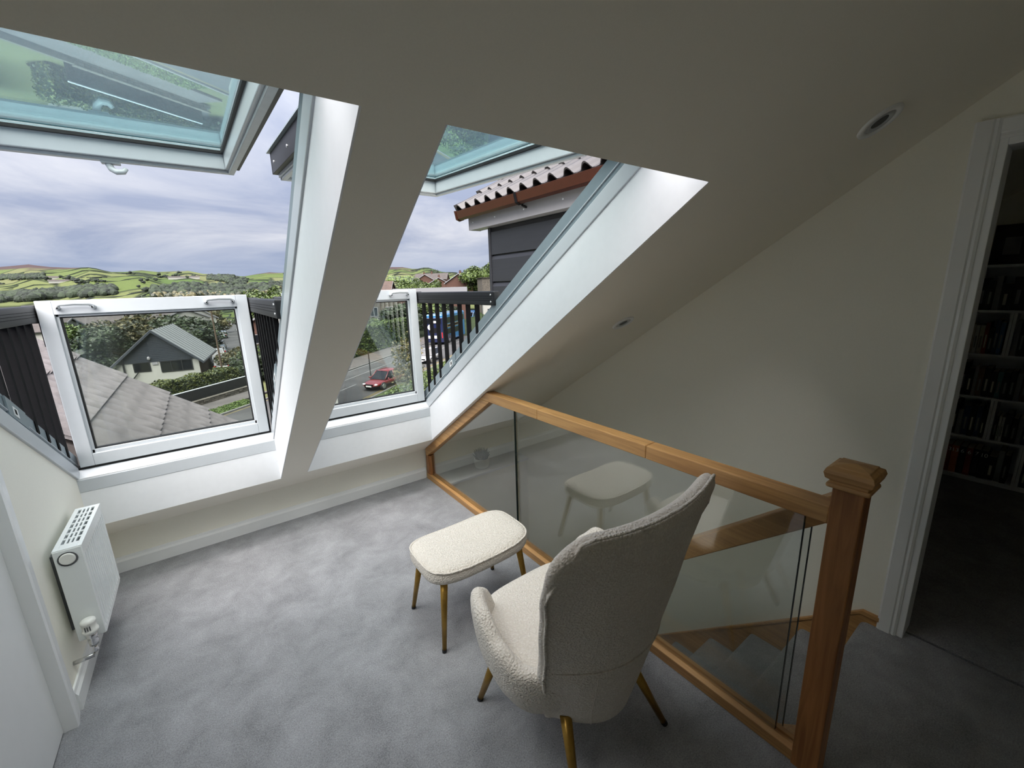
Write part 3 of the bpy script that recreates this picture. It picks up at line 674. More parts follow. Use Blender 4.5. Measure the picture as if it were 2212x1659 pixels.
# curved backrest: outer face, rolled edge, inner face
def back_pt(u, v, side):                    # u across -1..1, v up 0..1, side 0 outer .. 1 inner
    w = lerp_tab([(0, .175), (.12, .215), (.37, .250), (.68, .295), (.88, .328), (1, .338)], v)
    z = .205+v*.772
    top = max(0, (abs(u)-.70)/.30)**2
    z2 = z-.052*v*v*top-.018*v*(1-u*u)
    yc = -.245-.150*v-.012*math.sin(math.pi*v)
    curl = lerp_tab([(0, .12), (.37, .115), (.68, .10), (1, .070)], v)
    y = yc+curl*abs(u)**2.2
    th = lerp_tab([(0, .05), (.4, .085), (.8, .07), (1, .055)], v)*(1-.35*abs(u)**4)
    return Vector(P_(u*w*(1-.035*side), y+th*side, z2))
NU, NV = 25, 19
def us(i): return -1+2*i/(NU-1)
rows = []
# closed strip around the perimeter for each offset from outer to inner
def outline(k_in, side, bulge):
    pts = []
    A = 1-k_in
    for i in range(NU): pts.append((us(i)*A, 1-k_in*.55))
    return pts
def face(side):
    return [[back_pt(us(i), j/(NV-1), side) for i in range(NU)] for j in range(NV)]
fo, fi = face(0), face(1)
def squeeze(F, k): return F
per = [(j, 0) for j in range(NV)]+[(NV-1, i) for i in range(1, NU)]+[(j, NU-1) for j in range(NV-2, -1, -1)]
m = MB()
m.grid(fo); m.grid([r_[::-1] for r_ in fi])
ring0 = [fo[j][i] for j, i in per]; ring1 = [fi[j][i] for j, i in per]
cen = Vector(P_(0, -.3, .6))
def bulged(k):
    out = []
    for (j, i), a_, b_ in zip(per, ring0, ring1):
        p = a_.lerp(b_, k); du = Vector((1 if i == NU-1 else -1 if i == 0 else 0, 0, 1 if j == NV-1 else 0))
        out.append(p+du.normalized()*.026*math.sin(math.pi*k) if du.length else p)
    return out
m.grid([ring0, bulged(.2), bulged(.5), bulged(.8), ring1])
bo = m.build('backrest', 'boucle', chair, smooth=True)
bmh = bmesh.new(); bmh.from_mesh(bo.data); bmesh.ops.remove_doubles(bmh, verts=bmh.verts, dist=.0008); bmesh.ops.recalc_face_normals(bmh, faces=bmh.faces); bmh.to_mesh(bo.data); bmh.free()
sb_ = bo.modifiers.new('subdivision', 'SUBSURF'); sb_.levels = 1; sb_.render_levels = 1
# piping around the edge of the back and the low cross seam
m = MB(); m.tube([p+Vector((0, -.006, .004)) for k_, p in enumerate(bulged(.22)) if 3 <= k_ < len(per)-3 and abs(k_-(NV-1)) > 1 and abs(k_-(NV+NU-2)) > 1], .0045, 8); m.build('piping', 'boucle', bo, smooth=True)
m = MB(); m.tube([back_pt(us(i)*.985, .37, 0)+Vector((0, -.0015, 0)) for i in range(NU)], .0028, 6); m.build('cross_seam', 'boucle', bo, smooth=True)
m = MB(); m.tube([back_pt(-.55, .37*(1-k/6), 0)+Vector((0, -.001, 0)) for k in range(7)], .0025, 6); m.build('lower_seam', 'boucle', bo, smooth=True)
m = MB(); m.tube([back_pt(.80, .37*(1-k/6), 0)+Vector((0, -.001, 0)) for k in range(7)], .0025, 6); m.build('lower_seam', 'boucle', bo, smooth=True)
def leg(parent, top, foot, r0=.019, r1=.0105):
    top, foot = Vector(top), Vector(foot); d = (foot-top).normalized()
    m = MB(); m.cone(top, foot-d*.014, r0, r1, 20); l = m.build('leg', 'brass', parent, smooth=False)
    for p in l.data.polygons: p.use_smooth = len(p.vertices) == 4
    m = MB(); m.cone(foot-d*.0145, foot+Vector((0, 0, .001)), r1+.0012, r1+.0002, 16); m.build('foot_cap', 'rubber', l)
for tx, ty, fx, fy in ((-.20, .15, -.244, .222), (.20, .15, .252, .222), (-.155, -.16, -.200, -.262), (.155, -.16, .232, -.268)):
    leg(chair, P_(tx, ty, .24), P_(fx, fy, 0))

# ------------------------------------------------------------------ footstool
OX, OY = .872, 1.575
ott = thing('footstool', (OX, OY, 0), label='cream boucle footstool on tapered brass legs in front of the armchair', category='footstool')
m = MB(); n = 80; rws = []
def ott_ring(ins, z, dip, e=4.2):
    rw = []
    for i in range(n):
        t = 2*math.pi*i/n; c, s_ = math.cos(t), math.sin(t); r = (abs(c)**e+abs(s_)**e)**(-1/e)
        x = (.268-ins)*c*r; y = (.172-ins)*s_*r
        rw.append((OX+x, OY+y, z-dip*(1-(x/.268)**2)))
    return rw
for ins, z, dip in ((.16, .318, .0), (.02, .318, .004), (.004, .330, .008), (.0, .350, .010), (.002, .378, .014), (.010, .396, .018), (.026, .406, .020), (.060, .411, .021), (.11, .413, .021), (.15, .413, .021)): rws.append(ott_ring(ins, z, dip))
m.grid(rws, cu=True); m.add(rws[0], [tuple(range(n))]); m.add(rws[-1], [tuple(range(n))]); ct = m.build('cushion', 'boucle', ott, smooth=True, sub=1)
rg = ott_ring(.004, .389, .0165); m = MB(); m.tube(rg+[rg[0]], .0042, 8); m.build('piping', 'boucle', ct, smooth=True)
for sx_ in (-1, 1):
    for sy_ in (-1, 1):
        leg(ott, (OX+sx_*.20, OY+sy_*.115, .33), (OX+sx_*.237, OY+sy_*.165+.02, 0), .0165, .0095)

# ------------------------------------------------------------------ potted succulent on the ledge
pc = (1.815, 2.972, 0)
pot = thing('potted_succulent', pc, label='small white pot with a dark spiky succulent on the stair ledge', category='plant')
m = MB(); m.lathe([(0, 0), (.050, 0), (.060, .006), (.066, .03), (.068, .085), (.066, .088), (.060, .086), (.060, .072), (0, .072)], pc, 32); m.build('pot', 'pot_white', pot, smooth=True, bevel=0)
m = MB(); m.lathe([(0, .074), (.061, .074), (.061, .070)], pc, 24); m.build('soil', 'soil', pot)
rg = random.Random(3)
for i in range(34):
    a = i*2.39996; k = i/34; r = .012+.048*k; tilt = .15+.75*k; L = .095-.03*k*rg.random()
    base = Vector((pc[0]+r*.5*math.cos(a), pc[1]+r*.5*math.sin(a), .074)); d = Vector((math.cos(a)*math.sin(tilt), math.sin(a)*math.sin(tilt), math.cos(tilt)))
    m = MB(); m.tube([base, base+d*L*.35, base+d*L*.7+Vector((0, 0, .003)), base+d*L+Vector((0, 0, .008))], [.008, .010, .007, .001], 6); m.build('leaf', 'succulent', pot, smooth=True)

# ------------------------------------------------------------------ bookcase in the dark room
BX, BD, BY0, BY1 = 4.52, .30, -.46, .515
bc = thing('bookcase', (BX+BD/2, .0, 0), label='white cube bookcase full of books in the dark room beyond the doorway', category='bookcase')
levels = [.030, .338, .648, .962, 1.275, 1.586]
m = MB(); m.box(BX+BD-.008, BX+BD, BY0, BY1, .02, 1.59); m.build('back_panel', 'white_paint', bc)
m = MB(); m.box(BX, BX+BD, BY1-.016, BY1, 0, 1.59); m.build('side_panel', 'white_paint', bc)
m = MB(); m.box(BX, BX+BD, BY0, BY0+.016, 0, 1.59); m.build('side_panel', 'white_paint', bc)
for z in levels: m = MB(); m.box(BX, BX+BD-.008, BY0+.016, BY1-.016, z-.012, z+.004); m.build('shelf', 'white_paint', bc)
m = MB(); m.box(BX+.01, BX+.02, BY0+.016, BY1-.016, 0, .018); m.build('plinth', 'white_paint', bc)
divs = {0: [.115, -.24], 1: [.298, -.02], 2: [-.20], 3: [.302, -.02], 4: [-.20]}
for r_, ds in divs.items():
    for d in ds:
        m = MB(); m.box(BX, BX+BD-.008, d-.016, d-.001, levels[r_]+.004, levels[r_+1]-.012); m.build('divider', 'white_paint', bc)
        m = MB(); m.box(BX, BX+BD-.008, d+.001, d+.016, levels[r_]+.004, levels[r_+1]-.012); m.build('divider', 'white_paint', bc)
ordn = ['first', 'second', 'third', 'fourth', 'fifth', 'sixth', 'seventh', 'eighth', 'ninth', 'tenth', 'eleventh', 'twelfth', 'thirteenth', 'fourteenth', 'fifteenth', 'sixteenth', 'seventeenth', 'eighteenth']
shelfn = ['bottom shelf', 'second shelf up', 'third shelf up', 'fourth shelf up', 'top shelf']
def text_on(parent, txt, size, loc, rot, name='spine_lettering'):
    cu = bpy.data.curves.new(name, 'FONT'); cu.body = txt; cu.size = size; cu.align_x = 'CENTER'; cu.align_y = 'CENTER'; cu.extrude = .0004
    t = bpy.data.objects.new(name, cu); COL.objects.link(t)
    dg = bpy.context.evaluated_depsgraph_get(); me = bpy.data.meshes.new_from_object(t.evaluated_get(dg)); bpy.data.objects.remove(t)
    me.materials.clear(); me.materials.append(MATS['ink_white'])
    o = bpy.data.objects.new(name, me); COL.objects.link(o); o.parent = parent
    o.location = loc; o.rotation_euler = rot; return o
rg = random.Random(11)
rows_spec = [
    [('dark red', .036, '13'), ('orange', .040, '13'), ('black', .036, '6'), ('dark red', .036, '6'), ('black', .036, '7'), ('black', .040, '10'), ('black', .045, None), ('grey', .030, None), ('black', .03, None), None, ('navy', .03, None), ('brown', .035, None), ('black', .03, None), ('teal', .03, None)],
    [('black', .030, None), ('grey', .026, None), ('navy', .034, None), ('black', .030, None), ('navy', .028, None), ('black', .022, None), None, ('black', .022, None), ('white', .013, None), ('white', .015, None), ('black', .032, None), ('black', .03, None), ('grey', .024, None), ('navy', .03, None), ('black', .03, None)],
    [('black', .034, None), ('black', .032, None), ('grey', .018, None), ('brown', .030, None), ('black', .034, None), ('black', .030, None), ('teal', .026, None), ('black', .034, None), ('black', .03, None), ('grey', .026, None), ('brown', .03, None), ('dark red', .022, None), ('black', .03, None), ('navy', .03, None)],
    [('cream', .026, None), ('white', .020, None), ('cream', .024, None), ('dark red', .022, None), ('black', .024, None), ('navy', .022, None), ('blue', .024, None), ('teal', .022, None), None, ('grey', .026, None), ('black', .03, None), ('black', .03, None), ('navy', .028, None), ('grey', .03, None)],
    [('black', .04, None), ('black', .035, None), ('grey', .03, None), ('black', .05, None), ('black', .06, None), ('black', .05, None), ('navy', .04, None), ('black', .04, None), ('black', .04, None)],
]
for r_, spec in enumerate(rows_spec):
    ds = divs[r_]; y = BY1-.020; ci = 0; hmax = levels[r_+1]-levels[r_]-.04
    for q, bk in enumerate(spec):
        if bk is None:
            y = ds[ci]-.018; ci += 1; continue
        c_, w_, num = bk
        h = hmax*rg.uniform(.66, .90) if num is None else hmax*.80
        dp = rg.uniform(.14, .19); x0 = BX+rg.uniform(.012, .03)
        if ci < len(ds) and y-w_ < ds[ci]+.018: continue
        z0 = levels[r_]+.0042
        b = thing('book', (x0, y-w_/2, z0), group='books in the bookcase', category='book',
                  label='%s book, %s from the door frame on the %s%s' % (c_, ordn[q], shelfn[r_], ', spine numbered %s' % num if num else ''))
        m = MB(); m.box(x0, x0+dp, y-w_, y-.001, z0, z0+h); m.build('cover', 'book_'+c_, b, bevel=.0015)
        m = MB(); m.box(x0+.004, x0+dp+.001, y-w_+.003, y-.004, z0+h-.003, z0+h+.0006); m.build('pages', 'pages', b)
        if num: text_on(b, num, .040, (-.0012, 0, h-.035), (math.pi/2, 0, -math.pi/2))
        else:
            m = MB(); m.box(x0-.0008, x0+.0002, y-w_*.65, y-w_*.35, z0+h*.2, z0+h*.62); m.build('spine_band', 'book_'+('cream' if c_ in ('black', 'navy', 'dark red') and rg.random() < .35 else 'grey'), b)
        y -= w_+.0008
# dark print leaning on the wall above the bookcase
pp = thing('picture', (BX+.2, .37, 1.593), label='dark unframed print standing on top of the bookcase', category='picture')
m = MB(); m.prism([(BX+.20, 1.593), (BX+.215, 1.593), (BX+.262, 1.87), (BX+.247, 1.87)], 'y', .28, .50); m.build('board', 'book_grey', pp)
m = MB(); m.prism([(BX+.1985, 1.594), (BX+.1995, 1.594), (BX+.246, 1.868), (BX+.245, 1.868)], 'y', .282, .498); m.build('print', 'book_black', pp)
m = MB(); m.prism([(BX+.2055, 1.66), (BX+.2075, 1.66), (BX+.225, 1.78), (BX+.223, 1.78)], 'y', .36, .44); m.build('print_figure', 'book_grey', pp)

# ================================================================== OUTSIDE
G = -6.5                                    # street level below the attic floor
RD, RN = Vector((.741, .671, 0)), Vector((-.671, .741, 0))     # main road: along and across
def rp(t, n, z=G): p = RD*t+RN*n; return (p.x, p.y, z)
# ---- terrain
def hill(x, y):
    r = math.hypot(x, y); az = math.degrees(math.atan2(x, y))
    tab = [(0, -6.5), (95, -6.6), (180, -14), (420, -34), (700, -30), (1050, 8), (1500, 52), (2000, 88), (2500, 100), (3400, 60)]
    h = tab[-1][1]
    for (a, va), (b, vb) in zip(tab, tab[1:]):
        if r <= b: k = max(0, (r-a)/(b-a)); h = va+(vb-va)*k; break
    s = max(0, min(1, (r-300)/900))
    amp = 1.0-.30*max(0, min(1, (az-10)/30))
    h = h*(1+(amp-1)*s) + s*(14*math.sin(az*.21+1.0+r*.0013)+7*math.sin(az*.55+r*.004)+4*math.sin(az*1.7+2))
    if az > 14: h += max(0, min(1, (r-70)/120))*max(0, 1-abs(r-190)/260)*min(1, (az-14)/12)*11
    return h
rs = [3, 8, 20, 45, 70, 95, 120, 150, 180, 220, 280, 350, 420, 500, 600, 700, 800, 900, 1000, 1100, 1200, 1300, 1400, 1500, 1600, 1750, 1900, 2050, 2200, 2350, 2500, 2700, 3000, 3400]
m = MB(); rows = []
for r in rs: rows.append([(r*math.sin(math.radians(a)), r*math.cos(math.radians(a)), hill(r*math.sin(math.radians(a)), r*math.cos(math.radians(a)))-.03) for a in [-60+1.25*i for i in range(121)]])
m.grid(rows)
def terrainmat():
    mm = bpy.data.materials.new('terrain'); mm.use_nodes = True; t = mm.node_tree; L = t.links; b = t.nodes['Principled BSDF']; b.inputs['Roughness'].default_value = .95; b.inputs['Specular IOR Level'].default_value = .1
    co = t.nodes.new('ShaderNodeTexCoord')
    mp = t.nodes.new('ShaderNodeMapping'); mp.inputs['Scale'].default_value = (.0085, .0042, 0); mp.inputs['Rotation'].default_value = (0, 0, .25); L.new(co.outputs['Object'], mp.inputs[0])
    v = t.nodes.new('ShaderNodeTexVoronoi'); v.inputs['Scale'].default_value = 1; v.inputs['Randomness'].default_value = .75; L.new(mp.outputs[0], v.inputs['Vector'])
    sp = t.nodes.new('ShaderNodeSeparateColor'); L.new(v.outputs['Color'], sp.inputs[0])
    r = t.nodes.new('ShaderNodeValToRGB'); r.color_ramp.interpolation = 'CONSTANT'
    cols = [(0, (.088, .120, .036)), (.25, (.115, .135, .052)), (.45, (.066, .108, .030)), (.62, (.125, .135, .062)), (.78, (.155, .135, .078)), (.86, (.095, .125, .042))]
    r.color_ramp.elements[0].position = 0; r.color_ramp.elements[0].color = cols[0][1]+(1,); r.color_ramp.elements[1].position = cols[1][0]; r.color_ramp.elements[1].color = cols[1][1]+(1,)
    cols = [(p_, tuple(x*.78 for x in c_)) for p_, c_ in cols]
    r.color_ramp.elements[0].color = cols[0][1]+(1,); r.color_ramp.elements[1].color = cols[1][1]+(1,)
    for p_, c_ in cols[2:]: e = r.color_ramp.elements.new(p_); e.color = c_+(1,)
    L.new(sp.outputs[0], r.inputs[0])
    v2 = t.nodes.new('ShaderNodeTexVoronoi'); v2.feature = 'DISTANCE_TO_EDGE'; v2.inputs['Scale'].default_value = 1; v2.inputs['Randomness'].default_value = .75; L.new(mp.outputs[0], v2.inputs['Vector'])
    ed = t.nodes.new('ShaderNodeMapRange'); ed.inputs[1].default_value = .0; ed.inputs[2].default_value = .05; L.new(v2.outputs['Distance'], ed.inputs[0])
    m1 = t.nodes.new('ShaderNodeMix'); m1.data_type = 'RGBA'; L.new(ed.outputs[0], m1.inputs[0]); m1.inputs[6].default_value = (.016, .022, .012, 1); L.new(r.outputs[0], m1.inputs[7])
    # heather moor along the tops
    sx_ = t.nodes.new('ShaderNodeSeparateXYZ'); L.new(co.outputs['Object'], sx_.inputs[0])
    n = t.nodes.new('ShaderNodeTexNoise'); n.inputs['Scale'].default_value = .004; n.inputs['Detail'].default_value = 5; L.new(co.outputs['Object'], n.inputs[0])
    a = t.nodes.new('ShaderNodeMath'); a.operation = 'MULTIPLY_ADD'; a.inputs[1].default_value = 60; L.new(n.outputs[0], a.inputs[0]); L.new(sx_.outputs[2], a.inputs[2])
    mr = t.nodes.new('ShaderNodeMapRange'); mr.inputs[1].default_value = 112; mr.inputs[2].default_value = 119; L.new(a.outputs[0], mr.inputs[0])
    m2 = t.nodes.new('ShaderNodeMix'); m2.data_type = 'RGBA'; L.new(mr.outputs[0], m2.inputs[0]); L.new(m1.outputs[2], m2.inputs[6]); m2.inputs[7].default_value = (.050, .034, .034, 1)
    n3 = t.nodes.new('ShaderNodeTexNoise'); n3.inputs['Scale'].default_value = .35; n3.inputs['Detail'].default_value = 8; L.new(co.outputs['Object'], n3.inputs[0])
    m3 = t.nodes.new('ShaderNodeMix'); m3.data_type = 'RGBA'; m3.blend_type = 'MULTIPLY'; m3.inputs[0].default_value = .45; L.new(m2.outputs[2], m3.inputs[6]); L.new(n3.outputs[0], m3.inputs[7])
    L.new(m3.outputs[2], b.inputs['Base Color']); MATS['terrain'] = mm
terrainmat()
GROUND = m.build('ground', 'terrain', smooth=True, kind=S, label='green valley with walled fields rising to a heather moor')
# ---- roads
def strip(t0, t1, n0, n1, z): return [rp(t0, n0, z), rp(t1, n0, z), rp(t1, n1, z), rp(t0, n1, z)]
def flat(name, quads, mt, thick=.02, **tg):
    m = MB()
    for q in quads:
        m.add([(x, y, z) for x, y, z in q]+[(x, y, z-thick) for x, y, z in q], [(0, 1, 2, 3), (7, 6, 5, 4), (0, 4, 5, 1), (1, 5, 6, 2), (2, 6, 7, 3), (3, 7, 4, 0)])
    return m.build(name, mt, **tg)
N0, N1 = 16.9, 25.1
road = flat('road', [strip(-25, 98, N0, N1, G+.02)], 'asphalt', kind=S, label='grey tarmac main road crossing below the windows')
def sk(y, side): return -.7+.035*(y-50) if side == 0 else 3.6+.065*(y-50)
flat('side_street', [[(sk(y0, 0), y0, zz0), (sk(y0, 1), y0, zz0), (sk(y1, 1), y1, zz1), (sk(y1, 0), y1, zz1)] for y0, y1, zz0, zz1 in ((42.5, 95, G+.021, G+.021), (95, 170, G+.021, G-2.2), (170, 300, G-2.2, G-8))], 'asphalt', kind=S, label='side street running away downhill past parked cars')
flat('pavement', [strip(36, 96, N1, 28.9, G+.08)], 'pavement', thick=.1, kind=S, label='footway along the far side of the main road')
flat('pavement', [strip(-20, 29.5, 26.9, 28.9, G+.08)], 'pavement', thick=.1, kind=S, label='footway below the low stone wall')
vg = flat('grass_verge', [strip(-20, 26.8, N1+.18, 26.9, G+.09)], 'grass', thick=.1, kind=S, label='mown grass verge by the kerb')
rg = random.Random(5); m = MB()
def pl():
    t = rg.uniform(14, 26.8); n = rg.uniform(N1+.2, 26.9); p = rp(t, n, G+.12); return p, 0
m.leaves(5000, .07, pl, rg); m.build('blades', 'grass_blades', vg, kind='stuff')
flat('kerb', [strip(-20, 29.5, N1, N1+.18, G+.12), strip(36, 96, N1, N1+.15, G+.10)], 'kerb', thick=.14, kind=S, label='pale kerb stones along the far side of the road')
flat('grass_verge', [strip(-10, 70, 11.0, N0-.18, G+.10)], 'grass', thick=.12, kind=S, label='rough grass strip on the near side of the road')
flat('kerb', [strip(-20, 96, N0-.18, N0, G+.12)], 'kerb', thick=.14, kind=S, label='kerb along the near side of the road')
q = [strip(t, t+2.6, 20.7, 20.82, G+.024) for t in range(-6, 90, 6)]
for i, qq in enumerate(q):
    m = MB(); m.add(qq, [(0, 1, 2, 3)]); m.build('centre_dash', 'line_white', road)
for nn, mt, t0, t1 in ((N0+.25, 'line_yellow', -20, 96), (N0+.45, 'line_yellow', -20, 96), (N1-.3, 'line_white', 36, 96), (N1-2.4, 'line_white', 30, 70), (N1-.25, 'line_yellow', -20, 29)):
    m = MB(); m.add(strip(t0, t1, nn, nn+.10, G+.024), [(0, 1, 2, 3)]); m.build('edge_line', mt, road)
# ---- stone wall, fence and hedge in front of the bungalow
wl = thing('stone_wall', rp(5, 28.9), label='low weathered stone wall along the footway', category='wall')
WL[wl.name] = tuple(wl.location)
rg = random.Random(9)
TW0, TW1 = 3.0, 29.6-.0
m = MB(); q = strip(16.6-16, 29.9-.2, 29.0, 29.25, G+.5)
m.add([tuple(v) for v in strip(8, 30.2, 29.02, 29.22, G+.37)]+[tuple(v) for v in strip(8, 30.2, 29.02, 29.22, G)], [(0, 1, 2, 3), (7, 6, 5, 4), (0, 4, 5, 1), (1, 5, 6, 2), (2, 6, 7, 3), (3, 7, 4, 0)]); m.build('mortar_core', 'stone', wl)
for row in range(2):
    t = 22.0+rg.uniform(0, .3)
    while t < 30.2:
        w = rg.uniform(.32, .62); h0 = G+.02+row*.18; d = rg.uniform(.0, .04)
        pts = strip(t, t+w-.02, 28.98-d, 29.24, h0)+strip(t, t+w-.02, 28.98-d, 29.24, h0+.165)
        m = MB(); m.add(pts, [(3, 2, 1, 0), (4, 5, 6, 7), (0, 1, 5, 4), (1, 2, 6, 5), (2, 3, 7, 6), (3, 0, 4, 7)]); m.build('stone', 'stone', wl, bevel=.02, seg=1)
        t += w
t = 22.0
while t < 30.2:
    m = MB(); pts = strip(t, t+.74, 28.94, 29.28, G+.375)+strip(t, t+.74, 28.94, 29.28, G+.45)
    m.add(pts, [(3, 2, 1, 0), (4, 5, 6, 7), (0, 1, 5, 4), (1, 2, 6, 5), (2, 3, 7, 6), (3, 0, 4, 7)]); m.build('coping_stone', 'stone', wl, bevel=.02, seg=1); t += .78
fc = thing('boarded_fence', rp(26, 29.8), label='black boarded fence behind the low stone wall', category='fence')
t = 22.0
while t < 30.4:
    m = MB(); pts = strip(t, t+.145, 29.75, 29.78, G)+strip(t, t+.145, 29.75, 29.78, G+1.12)
    m.add(pts, [(3, 2, 1, 0), (4, 5, 6, 7), (0, 1, 5, 4), (1, 2, 6, 5), (2, 3, 7, 6), (3, 0, 4, 7)]); m.build('board', 'fence_black', fc); t += .15
m = MB(); pts = strip(22, 30.42, 29.72, 29.82, G+1.12)+strip(22, 30.42, 29.72, 29.82, G+1.17)
m.add(pts, [(3, 2, 1, 0), (4, 5, 6, 7), (0, 1, 5, 4), (1, 2, 6, 5), (2, 3, 7, 6), (3, 0, 4, 7)]); m.build('capping_rail', 'grey_plastic', fc)
def hedge(name, t0, t1, n0, n1, z0, z1, mt, n, size, label, seed=1, frame='road', box=None):
    rg = random.Random(seed)
    if box: x0, x1, y0, y1 = box; conv = lambda a, b, z: (x0+(x1-x0)*a, y0+(y1-y0)*b, z)
    else: conv = lambda a, b, z: rp(t0+(t1-t0)*a, n0+(n1-n0)*b, z)
    c = conv(.5, .5, z0); root = thing(name, c, label=label, category='hedge')
    WL[root.name] = tuple(c)
    m = MB(); k = .08
    rows = []
    L_ = 14
    for i in range(L_+1):
        a = i/L_; j = lambda: rg.uniform(-.02, .02)
        rows.append([conv(a, k, z0), conv(a, k+j(), z1-.12+j()*4), conv(a, .5, z1-.05+j()*4), conv(a, 1-k+j(), z1-.12+j()*4), conv(a, 1-k, z0)])
    m.grid(rows); m.add(rows[0], [(0, 1, 2, 3, 4)]); m.add(rows[-1], [(0, 1, 2, 3, 4)]); m.build('core', 'far_leaf', root)
    m = MB()
    def pl():
        a = rg.random(); u = rg.random()
        if u < .42: return conv(a, rg.uniform(0, .12), rg.uniform(z0, z1)), 0
        if u < .8: return conv(a, rg.random(), z1+rg.uniform(-.12, .08)+.10*math.sin(a*23)), 0
        if u < .9: return conv(rg.choice((0, 1))+rg.uniform(-.01, .01), rg.random(), rg.uniform(z0, z1)), 0
        return conv(a, rg.uniform(.88, 1), rg.uniform(z0, z1)), 0
    m.leaves(n, size, pl, rg); m.build('foliage', mt, root, kind='stuff')
hedge('clipped_hedge', 22.5, 31.6, 31.6, 33.0, G, G+1.65, 'hedge_leaf', 9000, .10, 'clipped yellow-green hedge in front of the white bungalow', 2)

# ---- gabled houses
HN = 0
def house(loc, rot, w, l, he, ha, wall, roof, label, wins=(), gable=None, seams=0, barge='upvc', chimney=True, name='house', over=.35):
    """gable faces local -Y; w across, l deep, he eaves, ha apex above loc.z"""
    root = thing(name, loc, rot, label=label, category='house'); WL[root.name] = None
    m = MB(); hw = w/2
    if gable: m.box(-hw, hw, 0, l, 0, he)
    else: m.prism([(-hw, 0), (hw, 0), (hw, he), (0, ha-.12), (-hw, he)], 'y', 0, l)
    m.build('wall', wall, root)
    if gable:
        m = MB(); m.prism([(-hw-.02, he), (hw+.02, he), (0, ha-.12)], 'y', -.03, l); gb = m.build('gable_wall', gable, root)
        n = int((ha-he)/.16)
        for i in range(n):
            z = he+.02+i*.16; f = 1-(z+.08-he)/(ha-.1-he); x = hw*f
            if x < .15: break
            m = MB(); m.box(-x, x, -.055, -.03, z, z+.145); m.build('cladding_board', gable, gb)
    pit = (ha-he)/hw; ex = hw+over; ze = he-over*pit
    for s_ in (-1, 1):
        m = MB(); m.prism([(0, ha), (s_*ex, ze), (s_*ex, ze+.12), (0, ha+.12)], 'y', -over, l+over); rf = m.build('roof', roof, root)
        for i in range(seams+1 if seams else 0):
            m = MB(); y = -over+(l+2*over)*i/seams
            m.prism([(0, ha+.12), (s_*ex, ze+.12), (s_*ex, ze+.19), (0, ha+.19)], 'y', y-.025, y+.025); m.build('seam', 'dark_grey', rf)
        m = MB(); m.prism([(0, ha+.14), (s_*ex, ze+.14), (s_*ex, ze-.08), (0, ha-.08)], 'y', -over-.04, -over); m.build('bargeboard', barge, rf)
        m = MB(); m.box(*sorted((s_*ex, s_*(ex+.10))), -over, l+over, ze-.02, ze+.07); m.build('gutter', 'dark_metal', rf)
    for (x0, x1, z0, z1, nm) in wins:
        m = MB(); f = .07
        for q in ((x0, x0+f, z0, z1), (x1-f, x1, z0, z1), (x0+f, x1-f, z0, z0+f), (x0+f, x1-f, z1-f, z1)): m.box(q[0], q[1], -.06, .02, q[2], q[3])
        for i in range(1, nm):
            xm = x0+(x1-x0)*i/nm; m.box(xm-.03, xm+.03, -.06, .02, z0+f, z1-f)
        wd = m.build('window', 'dark_metal' if gable else 'upvc', root)
        m = MB(); m.box(x0+f, x1-f, -.03, -.015, z0+f, z1-f); m.build('pane', 'dark_pane', wd)
    if chimney:
        m = MB(); m.box(-.35, .35, l*.5-.35, l*.5+.35, ha-.4, ha+.9); ch = m.build('chimney', 'brick', root)
        for s_ in (-.16, .16):
            m = MB(); m.cone((s_, l*.5, ha+.9), (s_, l*.5, ha+1.2), .11, .09, 8); m.build('chimney_pot', 'gutter_brown', ch)
    return root
# white bungalow across the road
BY = 49.5
pL, pR, pA = atY(246, 787, BY), atY(428, 769, BY), atY(325, 716, BY)
bw = pR.x-pL.x; bcx = (pL.x+pR.x)/2
hs = house((bcx, BY, G), -.14, bw, 8.5, pL.z-.15-G, pA.z-G, 'render_white', 'standing_seam', 'white rendered bungalow with dark clad gable across the road',
      wins=[(atY(288, 800, BY).x-bcx, atY(327, 800, BY).x-bcx, atY(300, 805, BY).z-G, atY(300, 783, BY).z-G-.05, 1), (atY(348, 795, BY).x-bcx, atY(418, 790, BY).x-bcx, atY(380, 801, BY).z-G, atY(380, 776, BY).z-G-.05, 3)], gable='gable_cladding', seams=9, barge='gable_cladding', chimney=False, name='bungalow', over=.42)
def hpart(root, m, name, mt): return m.build(name, mt, root, smooth=False)
m = MB(); xd = atY(265, 790, BY).x-bcx; m.tube([(xd, -.12, 0.2), (xd, -.12, pL.z-G+.6)], .07, 8); m.tube([(xd, -.12, .9), (xd+.5, -.12, 1.0), (xd+.9, -.12, 1.5)], .05, 6); hpart(hs, m, 'downpipe', 'dark_metal')
m = MB(); p = atY(322, 774, BY); m.blob((p.x-bcx, -.2, p.z-G), (.14, .12, .2), 1, .05); hpart(hs, m, 'security_light', 'upvc')
m = MB(); p = atY(335, 785, BY); m.box(p.x-bcx-.2, p.x-bcx+.2, -.08, 0, p.z-G-.12, p.z-G+.12); hpart(hs, m, 'wall_vent', 'upvc')
m = MB(); m.box(bw/2-.02, bw/2+.05, .1, 6.5, 0, 2.2); hpart(hs, m, 'side_cladding', 'wood_brown')
